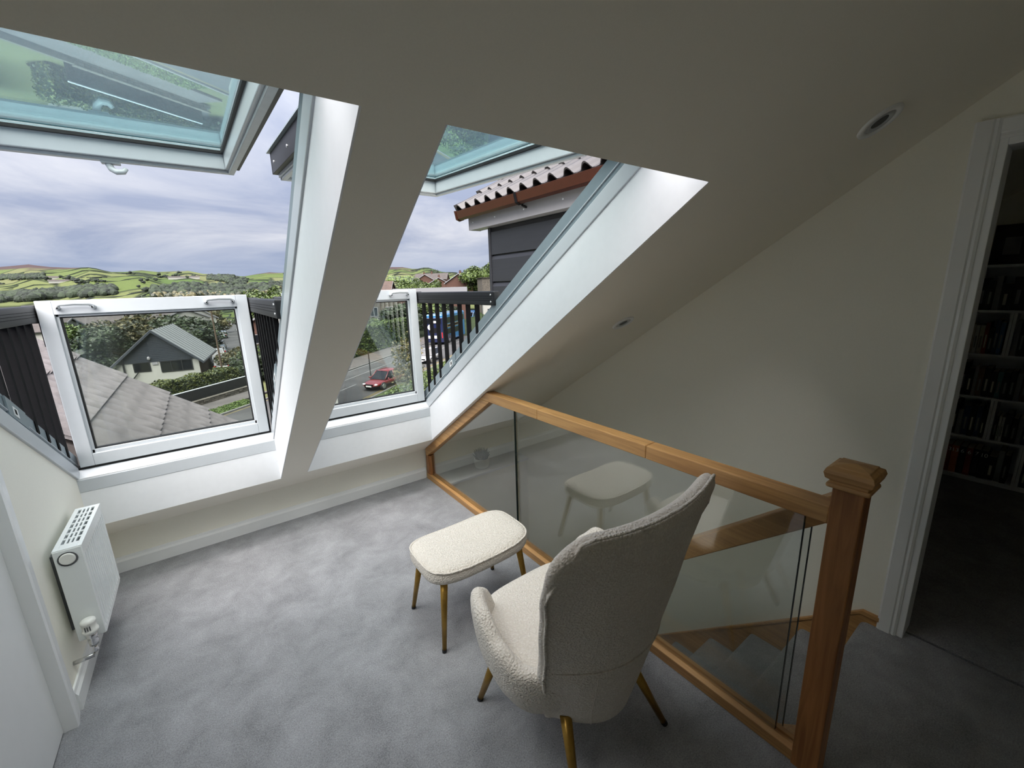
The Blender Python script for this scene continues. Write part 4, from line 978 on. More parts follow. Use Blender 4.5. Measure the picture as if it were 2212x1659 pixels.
# other houses (placed by the street they stand in)
def hp(px, py, Y, zb=None):
    p = atY(px, py, Y); return (p.x, Y, zb if zb is not None else min(p.z, -1))
HS = [
 # px, apex py, Y, rot, w, l, he, ha(above base), wall, roof, label
 (105, 742, 43, 1.52, 7.5, 9, 2.6, None, 'brick', 'slate', 'bungalow with ribbed brown roof left of the white bungalow'),
 (398, 671, 86, .25, 6.5, 9, 4.8, None, 'render_white', 'slate', 'house with white bargeboards nearest behind the white bungalow'),
 (420, 662, 104, .25, 6.5, 9, 4.8, None, 'render_white', 'slate', 'house with white bargeboards further behind the white bungalow'),
 (262, 678, 112, 1.5, 8, 16, 4.4, None, 'render_white', 'slate', 'long grey-roofed house in the trees behind the left pane'),
 (150, 690, 96, 1.3, 8, 12, 4.0, None, 'render_white', 'slate', 'grey-roofed house at the far left of the left pane'),
 (340, 668, 150, 1.5, 8, 14, 4.4, None, 'render_white', 'slate_red', 'distant terrace seen under the top rail of the left pane'),
 (200, 668, 170, 1.2, 8, 14, 4.4, None, 'render_white', 'slate', 'distant grey house under the left pull handle'),
 (585, 668, 62, -.2, 7.5, 10, 4.2, None, 'brick', 'slate_red', 'house with red tiled roof right of the side street'),
 (846, 608, 105, 1.0, 7.5, 15, 5.0, None, 'brick', 'slate_red', 'brick terrace with a brown roof beside the pillar'),
 (917, 593, 150, -.42, 8.5, 12, 5.0, None, 'brick', 'slate', 'brick house on the skyline, leftmost of the gables'),
 (947, 600, 128, -.50, 9.5, 12, 5.0, None, 'brick', 'slate_red', 'brick house with wide gable in the middle of the row'),
 (990, 591, 111, -.62, 8.0, 11, 5.2, None, 'brick', 'slate', 'brick house with white bargeboards right of the gable row'),
 (966, 590, 175, .9, 8, 14, 5.0, None, 'brick', 'slate', 'distant roof between the gabled brick houses'),
 (1022, 586, 160, -.5, 8, 12, 5.0, None, 'brick', 'slate_red', 'distant brick house beside the tall green tree'),
]
for px, py, Y, rot, w, l, he, _, wm, rm, lab in HS:
    p = atY(px, py, Y); zb = hill(p.x, Y)-.2
    ha = max(p.z-zb, he+1.6)
    if p.z-zb > he+3.2: zb = p.z-(he+2.6); ha = he+2.6
    house((p.x, Y, zb), rot, w, l, he, ha, wm, rm, lab, wins=[(-w*.32, -w*.12, he*.5, he*.78, 2), (w*.12, w*.32, he*.5, he*.78, 2)])
# stone villa behind the right pane, flat-roofed shop, pillar of stone
def block(name, label, loc, rot, w, d, h, wall, roofm, wins, cat='building', fascia=.0):
    root = thing(name, loc, rot, label=label, category=cat); WL[root.name] = None
    m = MB(); m.box(-w/2, w/2, 0, d, 0, h); m.build('wall', wall, root)
    m = MB(); m.box(-w/2-.3, w/2+.3, -.3, d+.3, h, h+.12+fascia); m.build('roof', roofm, root)
    for (x0, x1, z0, z1) in wins:
        m = MB(); m.box(x0, x1, -.08, .02, z0, z1); wd = m.build('window_frame', 'upvc', root)
        m = MB(); m.box(x0+.1, (x0+x1)/2-.04, -.10, -.08, z0+.1, z1-.1); m.box((x0+x1)/2+.04, x1-.1, -.10, -.08, z0+.1, z1-.1); m.build('pane', 'dark_pane', wd, kind='stuff')
    return root
p = atY(930, 627, 84); block('shop', 'single-storey shop with a deep white flat roof edge beyond the hedge', (p.x, 84, G), -.38, 15, 9, p.z-G-.5, 'brick', 'upvc', [(-6, -3, .8, 2.4), (-1, 2, .8, 2.4), (3.5, 6.5, .8, 2.4)], fascia=.9)
p = atY(826, 640, 80); block('stone_villa', 'dark stone house with pale windows behind the right pane', (p.x-2.0, 80, G), -.35, 9, 7, p.z-G-.2, 'stone', 'slate', [(-3.4, -2.0, 3.2, 4.9), (-.6, .8, 3.2, 4.9), (2.2, 3.6, 3.2, 4.9), (-3.4, -2.0, .8, 2.4), (2.2, 3.6, .8, 2.4)])
p = atY(1049, 600, 95); block('stone_end_house', 'narrow stone gable end beside the dark cladding', (p.x+1.2, 95, G), -.4, 4, 8, p.z-G, 'stone', 'slate', [])
p = atY(1020, 668, 92); block('white_shop', 'small white building up the road by the van', (p.x+5, 90, G), -.5, 5, 5, 4.2, 'render_white', 'slate', [(-1.5, .5, 1, 2.6)])
p = atY(618, 652, 30); block('flat_roof', 'white edge of a flat roof seen past the left balusters', (p.x+.8, 30, G), 0, 3.0, 6, p.z-G-.35, 'render_white', 'upvc', [])
# farms on the hillside
for i, (px, py, w, lab) in enumerate(((115, 604, 30, 'white farmhouse high on the hillside above the long barns'), (140, 611, 75, 'long grey barns on the hillside above the left handle'), (385, 603, 60, 'row of pale cottages on the hillside at centre'), (420, 602, 35, 'pale farm building at the right of the hillside cottages'), (585, 624, 22, 'white villa among the trees left of the pillar'))):
    d = ray(px, py).normalized(); r = 60
    while r < 3000 and CAMZ+d.z*r > hill(d.x*r, d.y*r): r += 6
    x, y = d.x*r, d.y*r; k = r/1700
    root = thing('farm_building', (x, y, hill(x, y)-1), -math.atan2(x, y), label=lab, category='building'); WL[root.name] = None
    m = MB(); m.box(-w*k*.4, w*k*.4, 0, 10*k, 0, 6*k); m.build('wall', 'render_white', root)
    m = MB(); m.prism([(-.5*k, 6*k), (10.5*k, 6*k), (5*k, 10*k)], 'x', -w*k*.42, w*k*.42); m.build('roof', 'slate', root)

# ---- trees
def make_tree(name, seed, h, rx, rz, mt, n, size, lumps=9, trunk_h=.3, tr=.16):
    rg = random.Random(seed); root = thing(name, (0, 0, 0), 0)
    cs = []
    for i in range(lumps):
        a = rg.uniform(0, 6.28); k = rg.uniform(.15, .75); zz = h*trunk_h+rz*rg.uniform(.25, 1.6)
        cs.append((Vector((rx*k*math.cos(a), rx*k*math.sin(a), zz)), rx*rg.uniform(.35, .6), rz*rg.uniform(.3, .5)))
    m = MB()
    def pl():
        c, a_, b_ = rg.choice(cs); d = Vector((rg.gauss(0, 1), rg.gauss(0, 1), rg.gauss(0, 1))).normalized()*rg.uniform(.72, 1.04)
        return (c.x+d.x*a_, c.y+d.y*a_, c.z+d.z*b_), 0
    m.leaves(n, size, pl, rg)
    for c, a_, b_ in cs: m.blob(c, (a_*.62, a_*.62, b_*.62), 2, .12, rg)
    if name == 'sapling': m.v = m.v[:n*4]; m.f = m.f[:n]
    m.build('crown', mt, root)
    m = MB(); m.tube([(0, 0, 0), (.05, .02, h*.25), (.0, .08, h*.55)], [tr, tr*.75, tr*.35], 7)
    for i in range(4):
        a = i*1.6; m.tube([(0, 0, h*(.25+.06*i)), (math.cos(a)*rx*.5, math.sin(a)*rx*.5, h*(.5+.06*i))], [tr*.45, tr*.15], 5)
    m.build('trunk', 'bark', root)
    return root
kinds = {
 'dark': make_tree('broadleaf_tree', 21, 8, 3.2, 3.0, 'leaf_dark', 5200, .20, 14),
 'brown': make_tree('broadleaf_tree', 22, 7, 3.0, 2.5, 'leaf_brown', 5200, .19, 14),
 'bright': make_tree('broadleaf_tree', 23, 7, 2.8, 2.6, 'leaf_bright', 5000, .19, 13),
 'autumn': make_tree('sapling', 24, 4.6, 1.15, 2.0, 'leaf_autumn', 2200, .085, 14, .05, .06),
}
used = set()
TREES = [
 # kind, px of base axis, crown-top py, Y, scale, label
 ('brown', 296, 680, 72, 1.25, 'bushy brown-green tree directly behind the bungalow ridge'),
 ('brown', 236, 694, 66, 1.15, 'brown-green tree left of the bungalow gable'),
 ('dark', 200, 712, 63, .95, 'dark green tree left of the bungalow, above the tiled roof'),
 ('dark', 392, 688, 68, 1.25, 'tall dark green tree right of the bungalow roof'),
 ('dark', 418, 690, 75, 1.15, 'dark green tree beside the parked cars'),
 ('brown', 350, 684, 74, 1.1, 'olive tree between bungalow roof and white bargeboards'),
 ('brown', 446, 668, 122, 1.25, 'olive tree left of the far end of the side street'),
 ('dark', 316, 672, 100, 1.2, 'small dark tree under the top rail of the left pane'),
 ('bright', 175, 700, 80, 1.0, 'green tree at the left edge of the left pane'),
 ('brown', 527, 746, 50, .72, 'brownish shrub on the corner of the side street'),
 ('dark', 550, 752, 46.5, .70, 'dark shrub at the right edge of the left pane'),
 ('bright', 563, 745, 47, .75, 'bright green bush seen between pane and balusters'),
 ('dark', 545, 668, 110, 1.2, 'tree across the side street at its far end'),
 ('dark', 804, 698, 65, 1.0, 'dark ivy-clad tree against the pillar in the right pane'),
 ('bright', 830, 688, 68, 1.0, 'green tree in the middle of the right pane'),
 ('dark', 862, 660, 69, 1.3, 'tall tree at the right of the right pane'),
 ('dark', 905, 655, 76, 1.15, 'dark tree behind the first balusters'),
 ('bright', 930, 652, 74, 1.15, 'leafy green tree behind the bus'),
 ('dark', 958, 655, 80, 1.1, 'green tree behind the top deck of the bus'),
 ('bright', 985, 653, 95, 1.0, 'green tree right of the bus roof'),
 ('bright', 1032, 572, 109, 1.9, 'tall green tree against the dark cladding'),
 ('bright', 925, 607, 116, 1.3, 'yellow-green tree in front of the brick gables'),
 ('bright', 880, 604, 125, 1.5, 'bright tree left of the brick gables'),
 ('autumn', 870, 722, 31.5, 1.25, 'yellowing sapling on the verge beside the red car'),
 ('bright', 567, 622, 105, 1.6, 'yellow-green tree just above the left balusters'),
 ('brown', 600, 622, 115, 1.5, 'dark copper tree against the pillar edge'),
 ('dark', 935, 586, 190, 1.2, 'dark tree on the skyline behind the brick houses'),
]
for kind, px, py, Y, sc, lab in TREES:
    p = atY(px, py, Y); hgt = {'dark': 7.8, 'brown': 6.6, 'bright': 6.7, 'autumn': 3.9}[kind]*sc
    zg = max(min(p.z-hgt, 30), hill(p.x, Y)-1.0) if kind != 'autumn' else G
    sz = max(.5*sc, (p.z-zg)/hgt*sc)
    src = kinds[kind]
    if kind not in used: o = src; used.add(kind); o.location = (p.x, Y, zg); o.rotation_euler = (0, 0, px*.7); o.scale = (sc, sc, sz)
    else: o = copy_tree(src); o.location = (p.x, Y, zg); o.rotation_euler = (0, 0, px*.7); o.scale = (sc, sc, sz)
    o['label'] = lab; o['category'] = 'tree'
hedge('tall_hedge', 0, 0, 0, 0, G, G+3.0, 'leaf_dark', 7000, .16, 'tall dark hedge along the far footway behind the bus', 6, box=None) if False else None
hedge('tall_hedge', 41, 66, 29.6, 31.4, G, G+3.4, 'leaf_bright', 12000, .17, 'tall green hedge along the far footway behind the bus', 6)
hedge('garden_hedge', 23, 40, 10.6, 12.8, G, G+1.8, 'leaf_bright', 12000, .085, 'bright green hedge low behind the right balusters', 8)
# far trees and woods on the hillside
rg = random.Random(31)
ft = []
for i in range(3):
    m = MB()
    for j in range(4): m.blob((rg.uniform(-2.5, 2.5), rg.uniform(-2, 2), rg.uniform(3, 6)), (rg.uniform(1.8, 3.0), rg.uniform(1.8, 3.0), rg.uniform(2.0, 3.0)), 2, .14, rg)
    ft.append(m.mesh('far_tree', 'far_leaf'))
def on_hill(px, py):
    d = ray(px, py).normalized(); r = 100
    while r < 3200 and CAMZ+d.z*r > hill(d.x*r, d.y*r): r += 5
    return d.x*r, d.y*r, r
def far_tree(px, py, wpx):
    x, y, r = on_hill(px, py)
    if r > 3100: return
    o = bpy.data.objects.new('hillside_tree', rg.choice(ft)); COL.objects.link(o); k = wpx*.8/FPX*r/9.0
    o.location = (x, y, hill(x, y)-.8*k); o.scale = (k, k, k*.85); o.rotation_euler = (0, 0, rg.uniform(0, 6))
    o['label'] = 'small dark tree on the far green hillside'; o['category'] = 'tree'; o['group'] = 'trees scattered over the far hillside'
for px, py, w in [(103, 606, 10), (131, 602, 9), (139, 604, 6), (146, 606, 10), (155, 606, 13), (163, 608, 11), (170, 613, 14), (178, 613, 12), (190, 613, 6), (193, 609, 6), (199, 609, 5), (207, 610, 9), (213, 610, 6), (222, 610, 8), (229, 610, 6),
    (216, 623, 13), (225, 620, 9), (77, 630, 10), (28, 606, 5), (40, 606, 5), (5, 617, 8), (3, 608, 10), (283, 592, 8), (290, 593, 6), (305, 609, 9), (318, 608, 10), (310, 613, 8), (343, 596, 10), (337, 607, 10), (345, 601, 8), (355, 601, 10), (362, 601, 10), (379, 599, 12), (388, 600, 8), (405, 601, 8), (417, 600, 10), (388, 591, 8), (486, 591, 11), (316, 632, 16), (326, 628, 9), (300, 622, 8), (512, 595, 5), (535, 604, 6), (614, 593, 6), (500, 599, 5)]:
    far_tree(px, py, w)
m = MB()
def ribbon(pts, h, w):
    rows = []
    for k, (x, y) in enumerate(pts):
        x2, y2 = pts[min(k+1, len(pts)-1)]; x1, y1 = pts[max(k-1, 0)]; d = Vector((x2-x1, y2-y1, 0)).normalized(); q = Vector((-d.y, d.x, 0))*w; z = hill(x, y)-.6; hh = h*rg.uniform(.7, 1.3)
        rows.append([(x-q.x, y-q.y, z), (x-q.x*.6, y-q.y*.6, z+hh), (x+q.x*.6, y+q.y*.6, z+hh), (x+q.x, y+q.y, z)])
    m.grid(rows)
pol = lambda r_, a_: (r_*math.sin(math.radians(a_)), r_*math.cos(math.radians(a_)))
rad_ = [560, 660, 760, 850, 950, 1050, 1150, 1260, 1370, 1490, 1600]
for k, r0 in enumerate(rad_):
    a_ = -26+rg.uniform(0, 3)
    while a_ < 34:
        ln = rg.uniform(4, 11); n_ = max(3, int(ln/.5)); dr = rg.uniform(-35, 35)
        if rg.random() < .85: ribbon([pol(r0+dr*i/n_+12*math.sin(a_+i*.2), a_+ln*i/n_) for i in range(n_+1)], 1.3+r0/1300, .9)
        if k+1 < len(rad_) and rg.random() < .9: ribbon([pol(r0+(rad_[k+1]-r0)*i/8, a_+rg.uniform(-.1, .1)+i*.12*rg.choice((-1, 1))) for i in range(9)], 1.2+r0/1600, .7)
        a_ += ln
m.build('field_walls', 'far_leaf', GROUND, kind='stuff', label='dark walls and hedgerows dividing the hillside fields')
def woods(name, pts, n, w0, w1, mt, label):
    m = MB()
    for _ in range(int(n*2.6)):
        a = rg.random()*(len(pts)-1); i = int(a); f = a-i
        px = pts[i][0]+(pts[i+1][0]-pts[i][0])*f+rg.uniform(-3, 3); py = pts[i][1]+(pts[i+1][1]-pts[i][1])*f+rg.uniform(-pts[i][2], pts[i][2])
        x, y, r = on_hill(px, py)
        if r > 3100: continue
        k = rg.uniform(w0, w1)*.55/FPX*r*.5; m.blob((x, y, hill(x, y)+k*.6), (k, k, k*1.05), 2, .13, rg)
    m.build(name, mt, kind='stuff', label=label, category='woodland')
woods('woodland', [(0, 602, 4), (40, 600, 4), (95, 599, 3)], 120, 6, 10, 'far_leaf', 'dark plantation on the skyline at the far left')
woods('woodland', [(0, 650, 6), (60, 645, 6), (130, 640, 7), (200, 634, 6), (250, 632, 3)], 150, 12, 24, 'far_leaf', 'belt of dark trees across the valley left of centre')
woods('woodland', [(330, 634, 8), (390, 628, 12), (440, 630, 12), (500, 632, 10), (560, 628, 10), (615, 622, 14)], 260, 10, 20, 'far_leaf', 'dark woods filling the valley at centre')
woods('woodland', [(450, 601, 5), (490, 604, 8), (530, 612, 8)], 120, 7, 12, 'far_leaf', 'blue-green wood in the side valley below the moor')
woods('woodland', [(330, 642, 4), (430, 640, 4), (540, 640, 6), (610, 636, 6)], 70, 10, 18, 'leaf_brown', 'yellow-green trees along the near edge of the valley')
woods('woodland', [(838, 605, 4), (880, 606, 5), (930, 608, 4)], 70, 8, 14, 'leaf_bright', 'green trees below the far hill in the right window')
woods('village_greenery', [(150, 700, 14), (240, 690, 12), (340, 680, 10), (460, 680, 10)], 120, 14, 26, 'leaf_brown', 'jumble of garden trees between the far houses')

# ---- vehicles
def car(name, label, loc, rot, paint, kind='hatch', cat='car', rear_plate='plate_yellow', scale=1):
    root = thing(name, loc, rot, label=label, category=cat); WL[root.name] = None; root.scale = (scale,)*3
    L2, W2 = 2.2, .89
    H1 = {'hatch': .80, 'suv': .98, 'saloon': .76}[kind]; HT = {'hatch': 1.46, 'suv': 1.70, 'saloon': 1.42}[kind]
    # lower body: stacked outlines along the length
    secs = [(-2.18, .52, .40, .62), (-2.12, .80, .34, H1-.02), (-1.75, .87, .24, H1+.02), (-.9, W2, .22, H1+.03), (.3, W2, .22, H1+.01), (1.0, W2-.01, .22, H1-.01), (1.65, .86, .24, H1-.08), (2.05, .76, .30, H1-.20), (2.19, .55, .38, .52)]
    rows = []
    for x, w, z0, z1 in secs:
        zm = (z0+z1)/2+.05
        rows.append([(x, -w*.9, z0), (x, -w, zm), (x, -w*.94, z1-.04), (x, -w*.80, z1), (x, w*.80, z1), (x, w*.94, z1-.04), (x, w, zm), (x, w*.9, z0)])
    m = MB(); m.grid(rows, cu=True); m.add(rows[0], [tuple(range(8))]); m.add(rows[-1], [tuple(range(8))]); bd = m.build('body', paint, root, smooth=True, sub=1)
    # glazed cabin
    rx = -2.0 if kind != 'saloon' else -1.75
    base = [(rx, .74), (1.02, .76)]; top0, top1 = (-1.55 if kind != 'saloon' else -.95), (.30)
    m = MB()
    b = [(rx, -.76, H1), (1.05, -.78, H1), (1.05, .78, H1), (rx, .76, H1)]; t = [(top0, -.60, HT-.05), (top1, -.61, HT-.05), (top1, .61, HT-.05), (top0, .60, HT-.05)]
    m.add(b+t, [(0, 1, 5, 4), (1, 2, 6, 5), (2, 3, 7, 6), (3, 0, 4, 7), (4, 5, 6, 7)]); m.build('windows', 'dark_pane', root)
    m = MB(); rows = []
    for x, w, z in ((top0-.06, .56, HT-.07), (top0+.15, .61, HT-.02), (-.4, .63, HT), (top1-.1, .62, HT-.02), (top1+.06, .57, HT-.07)):
        rows.append([(x, -w, z-.05), (x, -w*.9, z), (x, 0, z+.012), (x, w*.9, z), (x, w, z-.05)])
    m.grid(rows); m.build('roof', paint, root, smooth=True)
    for s_ in (-1, 1):
        for (x0, z0, x1, z1) in ((1.05, H1, top1, HT-.04), (-.15, H1, -.2, HT-.04), (rx, H1, top0, HT-.04)):
            m = MB(); m.tube([(x0, s_*.775, z0), (x1, s_*.615, z1)], .035, 6); m.build('pillar', paint, root, smooth=True)
        m = MB(); m.blob((.85, s_*.98, H1+.10), (.09, .11, .07), 1, .02); m.build('wing_mirror', paint, root, smooth=True)
        for wx in (-1.35, 1.38):
            m = MB(); m.cone((wx, s_*.70, .32), (wx, s_*.90, .32), .32, .32, 20); wh = m.build('wheel', 'tyre', root)
            m = MB(); m.cone((wx, s_*.895, .32), (wx, s_*.915, .32), .21, .19, 12); m.build('hub', 'steel', wh)
        m = MB(); m.blob((2.02, s_*.60, H1-.22), (.12, .17, .075), 1, .02); m.build('headlight', 'headlight', root, smooth=True)
        m = MB(); m.blob((-2.10, s_*.64, H1-.10), (.08, .14, .10), 1, .02); m.build('tail_light', 'tail_light', root, smooth=True)
    m = MB(); m.box(2.10, 2.20, -.42, .42, H1-.32, H1-.20); m.build('grille', 'black', root)
    m = MB(); m.box(2.19, 2.225, -.26, .26, .36, .47); m.build('number_plate', 'plate_white', root)
    m = MB(); m.box(-2.215, -2.18, -.26, .26, .52, .63); m.build('number_plate', rear_plate, root)
    return root
ra = math.atan2(-.671, -.741)
car('car', 'red saloon car standing at the near kerb, facing the house', (12.15, 34.95, G+.02), math.atan2(-.52, -.85), 'paint_red', 'saloon')
car('car', 'white car on the main road behind the first balusters', rp(45.2-.8, 18.7), ra, 'paint_white', 'hatch')
cs = [('black', 'hatch', 1.0, 55.5, 'black hatchback parked nearest on the side street'), ('white', 'suv', .85, 61.6, 'white car parked behind the black hatchback'), ('pale blue', 'hatch', 1.35, 69.5, 'pale car parked third along the side street'), ('silver', 'hatch', 1.6, 76, 'silver car parked fourth along the side street'), ('pale blue', 'hatch', 2.9, 98, 'light blue car parked halfway along the side street'), ('white', 'hatch', 5.2, 142, 'lone white car further down the side street'), ('silver', 'hatch', 7.4, 172, 'silver car far down the side street'), ('white', 'suv', 9.2, 192, 'white car far down the side street, behind the silver one'), ('silver', 'hatch', 11, 214, 'grey car second from the far end of the side street'), ('blue', 'hatch', 15.5, 250, 'blue car at the far end of the side street')]
for c_, k_, x, y, lab in cs:
    zz = G+.02 if y < 95 else G-(2.2*(y-95)/75) if y < 170 else G-2.2-5.8*(y-170)/130
    car('car', lab, (x+.35, y, zz), math.pi/2-.05 + (math.pi if c_ in ('white', 'blue') else 0), 'paint_'+c_, k_)
for i, (px, py, lab) in enumerate(((1012, 690, 'blue recovery van coming down the road right of the bus'),)):
    p = atZ(1019, 694, G); root = thing('van', (p.x, p.y, G+.02), math.atan2(-.671, -.741), label=lab, category='van'); WL[root.name] = None
    m = MB(); m.prism([(-2.7, .4), (2.6, .4), (2.65, 1.1), (2.2, 1.3), (1.5, 2.3), (-2.7, 2.5)], 'y', -1.0, 1.0); m.build('body', 'paint_bus_blue', root, bevel=.08)
    m = MB(); m.prism([(2.19, 1.34), (1.56, 2.22), (1.60, 2.24), (2.25, 1.34)], 'y', -.88, .88); m.build('windscreen', 'dark_pane', root)
    for s_ in (-1, 1):
        m = MB(); m.prism([(1.9, 1.35), (1.42, 2.1), (.7, 2.1), (.7, 1.35)], 'y', s_*1.0, s_*1.012); m.build('side_window', 'dark_pane', root)
        m = MB(); m.blob((2.6, s_*.75, .95), (.08, .16, .12), 1, .02); m.build('headlight', 'headlight', root, smooth=True)
        for wx in (-1.7, 1.7):
            m = MB(); m.cone((wx, s_*.8, .38), (wx, s_*1.02, .38), .38, .38, 18); m.build('wheel', 'tyre', root)
    m = MB(); m.box(2.62, 2.70, -.9, .9, .45, .75); m.build('bumper', 'black', root)
    m = MB(); m.box(2.5, 2.66, -.5, .5, .95, 1.1); m.build('grille', 'plate_white', root)
# double-deck bus
bt = rp(62.6, 23.0)
bus = thing('bus', (bt[0], bt[1], G+.02), math.atan2(.671, .741), label='blue double-decker bus driving away behind the balusters', category='bus'); WL[bus.name] = None
LB, HB = 10.4, 4.3
m = MB(); m.box(-LB/2, LB/2, -1.25, 1.25, .35, HB); m.build('body', 'paint_bus_blue', bus, bevel=.16, seg=3)
m = MB(); m.box(-LB/2-.02, -LB/2+1.6, -1.262, 1.262, .34, HB-.35); m.build('rear_section', 'paint_bus_navy', bus, bevel=.10, seg=2)
m = MB(); m.box(-LB/2+.15, LB/2-.2, -1.1, 1.1, HB-.01, HB+.06); m.build('roof_panel', 'paint_bus_sky', bus, bevel=.04)
for s_ in (-1, 1):
    for i in range(7):
        x = -LB/2+1.0+i*1.28
        m = MB(); m.box(x, x+1.20, *sorted((s_*1.24, s_*1.275)), 2.95, 3.80); m.build('upper_window', 'dark_pane', bus)
    for i in range(4):
        x = -LB/2+2.0+i*1.45
        m = MB(); m.box(x, x+1.36, *sorted((s_*1.24, s_*1.275)), 1.35, 2.15); m.build('lower_window', 'dark_pane', bus)
    m = MB(); m.box(-LB/2+1.9, LB/2-1.2, *sorted((s_*1.25, s_*1.28)), 2.35, 2.80); m.build('advert_strip', 'line_yellow', bus)
    m = MB(); m.box(-LB/2+2.1, LB/2-3.6, *sorted((s_*1.278, s_*1.284)), 2.44, 2.70); m.build('advert_lettering', 'black', bus)
    m = MB(); m.prism([(-LB/2+1.7, .5), (-LB/2+4.5, .5), (-LB/2+2.8, 1.3), (-LB/2+1.7, 1.3)], 'y', *sorted((s_*1.25, s_*1.277))); m.build('livery_flash', 'paint_bus_navy', bus)
    for wx in (-LB/2+2.6, LB/2-2.4):
        m = MB(); m.cone((wx, s_*1.0, .48), (wx, s_*1.29, .48), .48, .48, 20); wh = m.build('wheel', 'tyre', bus)
        m = MB(); m.cone((wx, s_*1.285, .48), (wx, s_*1.31, .48), .24, .20, 12); m.build('hub', 'steel', wh)
xr_ = -LB/2-.02
m = MB(); m.box(xr_-.02, xr_+.02, -1.05, 1.05, 3.05, 3.75); m.build('rear_window', 'dark_pane', bus)
m = MB(); m.box(xr_-.03, xr_+.02, -.35, .55, 3.15, 3.45); m.build('route_display', 'plate_white', bus)
m = MB(); m.box(xr_-.02, xr_+.02, -.85, .85, 1.75, 2.45); m.build('engine_grille', 'black', bus)
m = MB(); m.cone((xr_-.03, .62, 2.55), (xr_+.01, .62, 2.55), .40, .40, 20); m.build('rear_roundel', 'plate_white', bus)
m = MB(); m.box(xr_-.03, xr_+.02, .35, 1.0, .95, 1.35); m.build('rear_notice', 'plate_white', bus)
m = MB(); m.box(xr_-.03, xr_+.02, -.75, .1, .95, 1.35); m.build('rear_notice', 'plate_white', bus)
for s_ in (-1, 1):
    m = MB(); m.box(xr_-.03, xr_+.02, *sorted((s_*1.08, s_*1.2)), 1.0, 1.8); m.build('tail_light', 'tail_light', bus)
# street furniture
pp_ = thing('telegraph_pole', (1.07, 46.6, G), label='wooden telegraph pole by the parked cars', category='pole')
m = MB(); m.cone((1.07, 46.6, G), (1.07, 46.6, G+7.6), .085, .06, 10); m.build('shaft', 'wood_brown', pp_)
m = MB(); m.box(.55, 1.6, 46.55, 46.65, G+7.1, G+7.25); m.build('crossarm', 'wood_brown', pp_)
p = atZ(801, 812, G); sp = thing('bollard_post', p, label='thin grey post at the kerb beyond the red car', category='post')
m = MB(); m.cone((p.x, p.y, G), (p.x, p.y, G+2.4), .05, .05, 8); m.build('shaft', 'dark_metal', sp)
p = atZ(1043, 705, G); sp = thing('street_lamp', p, label='tall thin lamp post on the far footway by the white shop', category='lamp post')
m = MB(); m.cone((p.x, p.y, G), (p.x, p.y, G+5.4), .08, .05, 8); m.build('shaft', 'dark_metal', sp)
m = MB(); m.box(p.x-.6, p.x+.1, p.y-.1, p.y+.1, G+5.4, G+5.5); m.build('lantern', 'grey_plastic', sp)

# ------------------------------------------------------------------ tiled front gable just below the left window
YV = 5.2; gx_ = lambda k: -.183*YV+(.021+.183)*YV*k
TX0, TZ0 = -.183*YV, CAMZ-.102*YV
sd = Vector((.204*YV, 0, -.162*YV)).normalized(); sn = Vector((-sd.z, 0, sd.x)); sn = sn if sn.z > 0 else -sn
fg = thing('gable_roof', (TX0, 4.2, TZ0-1.0), label='grey ribbed concrete tile roof of the front gable below the left window', category='roof')
gauge, tw = .345, .33
org = Vector((TX0, YV, TZ0))-sd*(.345*2.05)
def tile_mesh():
    m = MB(); n = 40; rows = []
    for s_, lift in ((0, .0), (gauge*.5, .010), (gauge+.05, .022)):
        rw = []
        for i in range(n+1):
            v = i/n*tw; ph = (v % (tw/2))/(tw/2); hgt = .085*math.sin(math.pi*ph)**.85
            rw.append(sd*s_+Vector((0, -v, 0))+sn*(hgt+lift))
        rows.append(rw)
    m.grid(rows); low = [p-sn*.018 for p in rows[-1]]; m.grid([rows[-1], low]); m.grid([[r_[0] for r_ in rows], [r_[0]-sn*.018 for r_ in rows]])
    return m.mesh('tile', 'roof_tile', smooth=False)
tm = tile_mesh()
for c in range(10):
    for k in range(6):
        o = bpy.data.objects.new('roof_tile', tm); COL.objects.link(o); o.parent = fg
        o.location = org+sd*(gauge*c)+Vector((0, -tw*k, 0))-Vector(fg.location)
top, bot = org-sn*.02, org+sd*(gauge*10)-sn*.02
m = MB(); m.prism([(top.x, top.z), (bot.x, bot.z), (bot.x-.05, bot.z-.25), (top.x-.8, top.z-.6), (top.x-.8, top.z-.5)], 'y', YV-.05, YV-2.0); m.build('roof_deck', 'slate', fg)
m = MB(); m.tube([(top.x, YV+.03, top.z+.03), (top.x, YV-2.0, top.z+.03)], .12, 12); m.build('ridge_tiles', 'roof_tile', fg, smooth=True)
m = MB(); m.prism([(top.x, top.z+.0), (bot.x, bot.z+.0), (bot.x, bot.z-.16), (top.x, top.z-.16)], 'y', YV-.049, YV-.02); m.build('bargeboard', 'dark_metal', fg)
# other slope of that gable, falling away to the left
m = MB(); m.prism([(top.x, top.z), (top.x-1.6, top.z-1.27), (top.x-1.6, top.z-1.33), (top.x, top.z-.06)], 'y', YV, YV-2.0); m.build('far_slope', 'roof_tile', fg)

